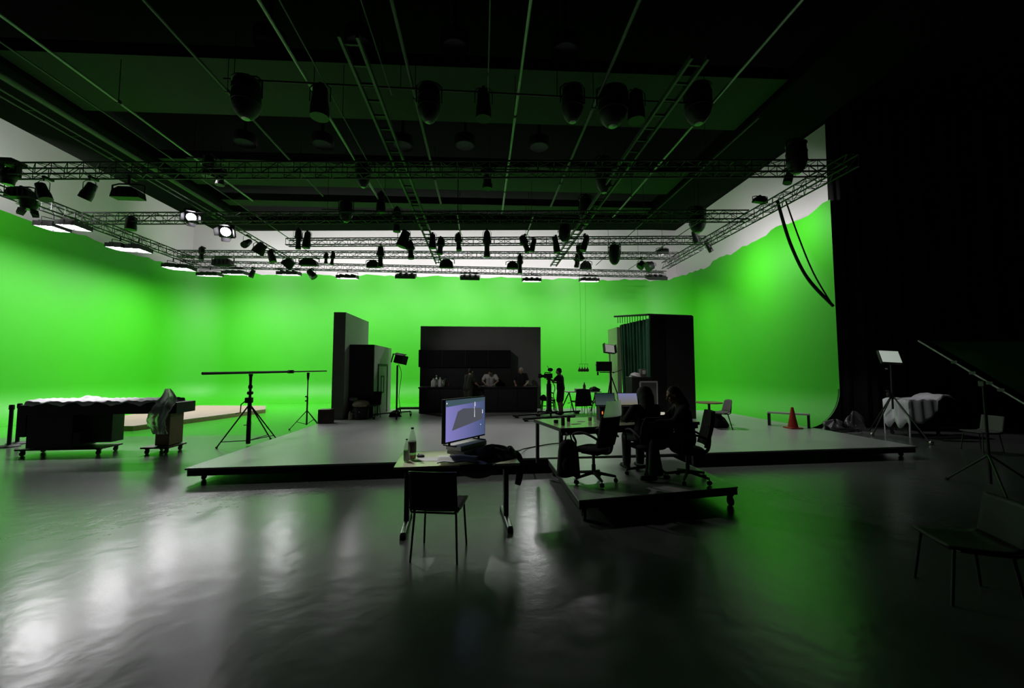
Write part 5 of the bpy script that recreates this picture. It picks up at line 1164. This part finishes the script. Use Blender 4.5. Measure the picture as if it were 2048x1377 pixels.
# cart under a white dust sheet
p = G(1842, 872); p = V((p.x + .1, p.y + .15, 0))
o = thing('equipment_cart', 'dark equipment cart standing under the white dust sheet', 'cart', p)
zt = D(1840, 798, p.y - .3).z - .02
MB().box(-.62, .40, -.3, .3, zt - .05, zt).build('top_board', M_black, o); MB().box(-.30, .38, -.27, .27, .14, zt - .05).build('body', M_black, o)
for sx in (-.55, .34):
    for sy in (-.24, .24): m = MB(); caster(m, (sx, sy, 0), .05, .14); m.build('caster', M_rubber, o)
    MB().box(sx - .02, sx + .02, -.26, .26, .12, zt - .05).build('side_frame', M_black, o)
def sheet(u, v):
    x = -.70 + 1.5 * u; y = (v - .5) * 1.05; e = max(0, abs(y) - .33); z = zt + .012 + .012 * math.sin(u * 17 + v * 8) + .01 * math.sin(v * 21)
    if u > .62: z += .13 * math.sin(min(1, (u - .62) / .2) * math.pi / 2) * (1 - .75 * max(0, (u - .86) / .14))
    sgn = 1 if y > 0 else -1
    if e > 0:
        dr = 1.9 * e * (1.0 + .8 * math.sin(u * 4.4 + .6)) if u < .62 else .25 * e
        z -= dr; y = sgn * (.33 + .16 * e + .02 * math.sin(u * 30))
    if u < .06: z -= (.06 - u) / .06 * (.75 + .1 * math.sin(v * 20)); x = -.66 - .02 * math.sin(v * 18)
    return V((x, y, z))
s_ = MB().grid(sheet, 70, 44).build('dust_sheet', M_cloth, solid=.004, sharp=80); s_.location = p; tag(s_, 'white dust sheet draped over the cart behind the right tripod light', 'sheet')
# large tilted frame with dark green cloth, held by a stand
A = D(1838, 681, 6.7); Bp = D(2075, 822, 5.2); Cc = D(2330, 676, 7.6)
n_ = (Bp - A).cross(Cc - A).normalized()
o = thing('fabric_frame', 'large tilted pipe frame with dark green cloth at the right edge', 'frame', A)
for nm, s0, e0, r_, m_ in (('frame_pipe', V((0, 0, 0)), Bp - A, .024, M_pipe), ('frame_pipe', V((0, 0, 0)), Cc - A, .02, M_black), ('frame_pipe', Cc - A, Cc - A + (Bp - A), .02, M_black), ('frame_pipe', Bp - A, Bp - A + (Cc - A), .02, M_black)):
    MB().cyl(s0, e0, r_, n=10).build(nm, m_, o)
def fab(u, v): q = (Bp - A) * (.02 + .96 * v) + (Cc - A) * (.035 + .93 * u); return q + n_ * .01 * math.sin(u * 9) * math.sin(v * 6)
MB().grid(fab, 12, 12).build('green_cloth', mat('dark_green_fabric', (.10, .55, .12), .8, trans=.55, vary=.05), o)
m = MB()
for t in (.36, .52, .66, .75): q = (Bp - A) * t; m = MB(); m.obox(q, (.05, .09, .05)); m.build('pipe_clamp', M_metal, o)
g = A + (Bp - A) * .60
st = V((g.x, g.y, 0)); o = thing('grip_stand', 'black grip stand holding the tilted pipe frame at the right', 'stand', st)
MB().cyl((0, 0, .1), (0, 0, g.z - .06), .02, n=10).build('mast', M_black, o); MB().obox((0, 0, g.z - .08), (.09, .09, .1)).build('grip_head', M_metal, o, bevel=.015)
tripod(o, None, None, [V((-.5, -.55, 0)), V((.55, -.3, 0)), V((.0, .6, 0))], .016, M_metal, hub=(0, 0, .55))
# chairs in the dark
p = G(1972, 908); leg_chair('grey chair barely visible in the dark at the right edge', p + V((.25, .25, 0)), R(84), .46, .82, .48, .46, leg_m=M_metal, body_m=M_setgrey)
p = G(1900, 1262); leg_chair('dark chair with metal legs nearest to us at the lower right', V((4.08, 3.18, 0)), R(68), .46, .82, .48, .46, leg_m=M_metal, body_m=M_black, leg_r=.013)
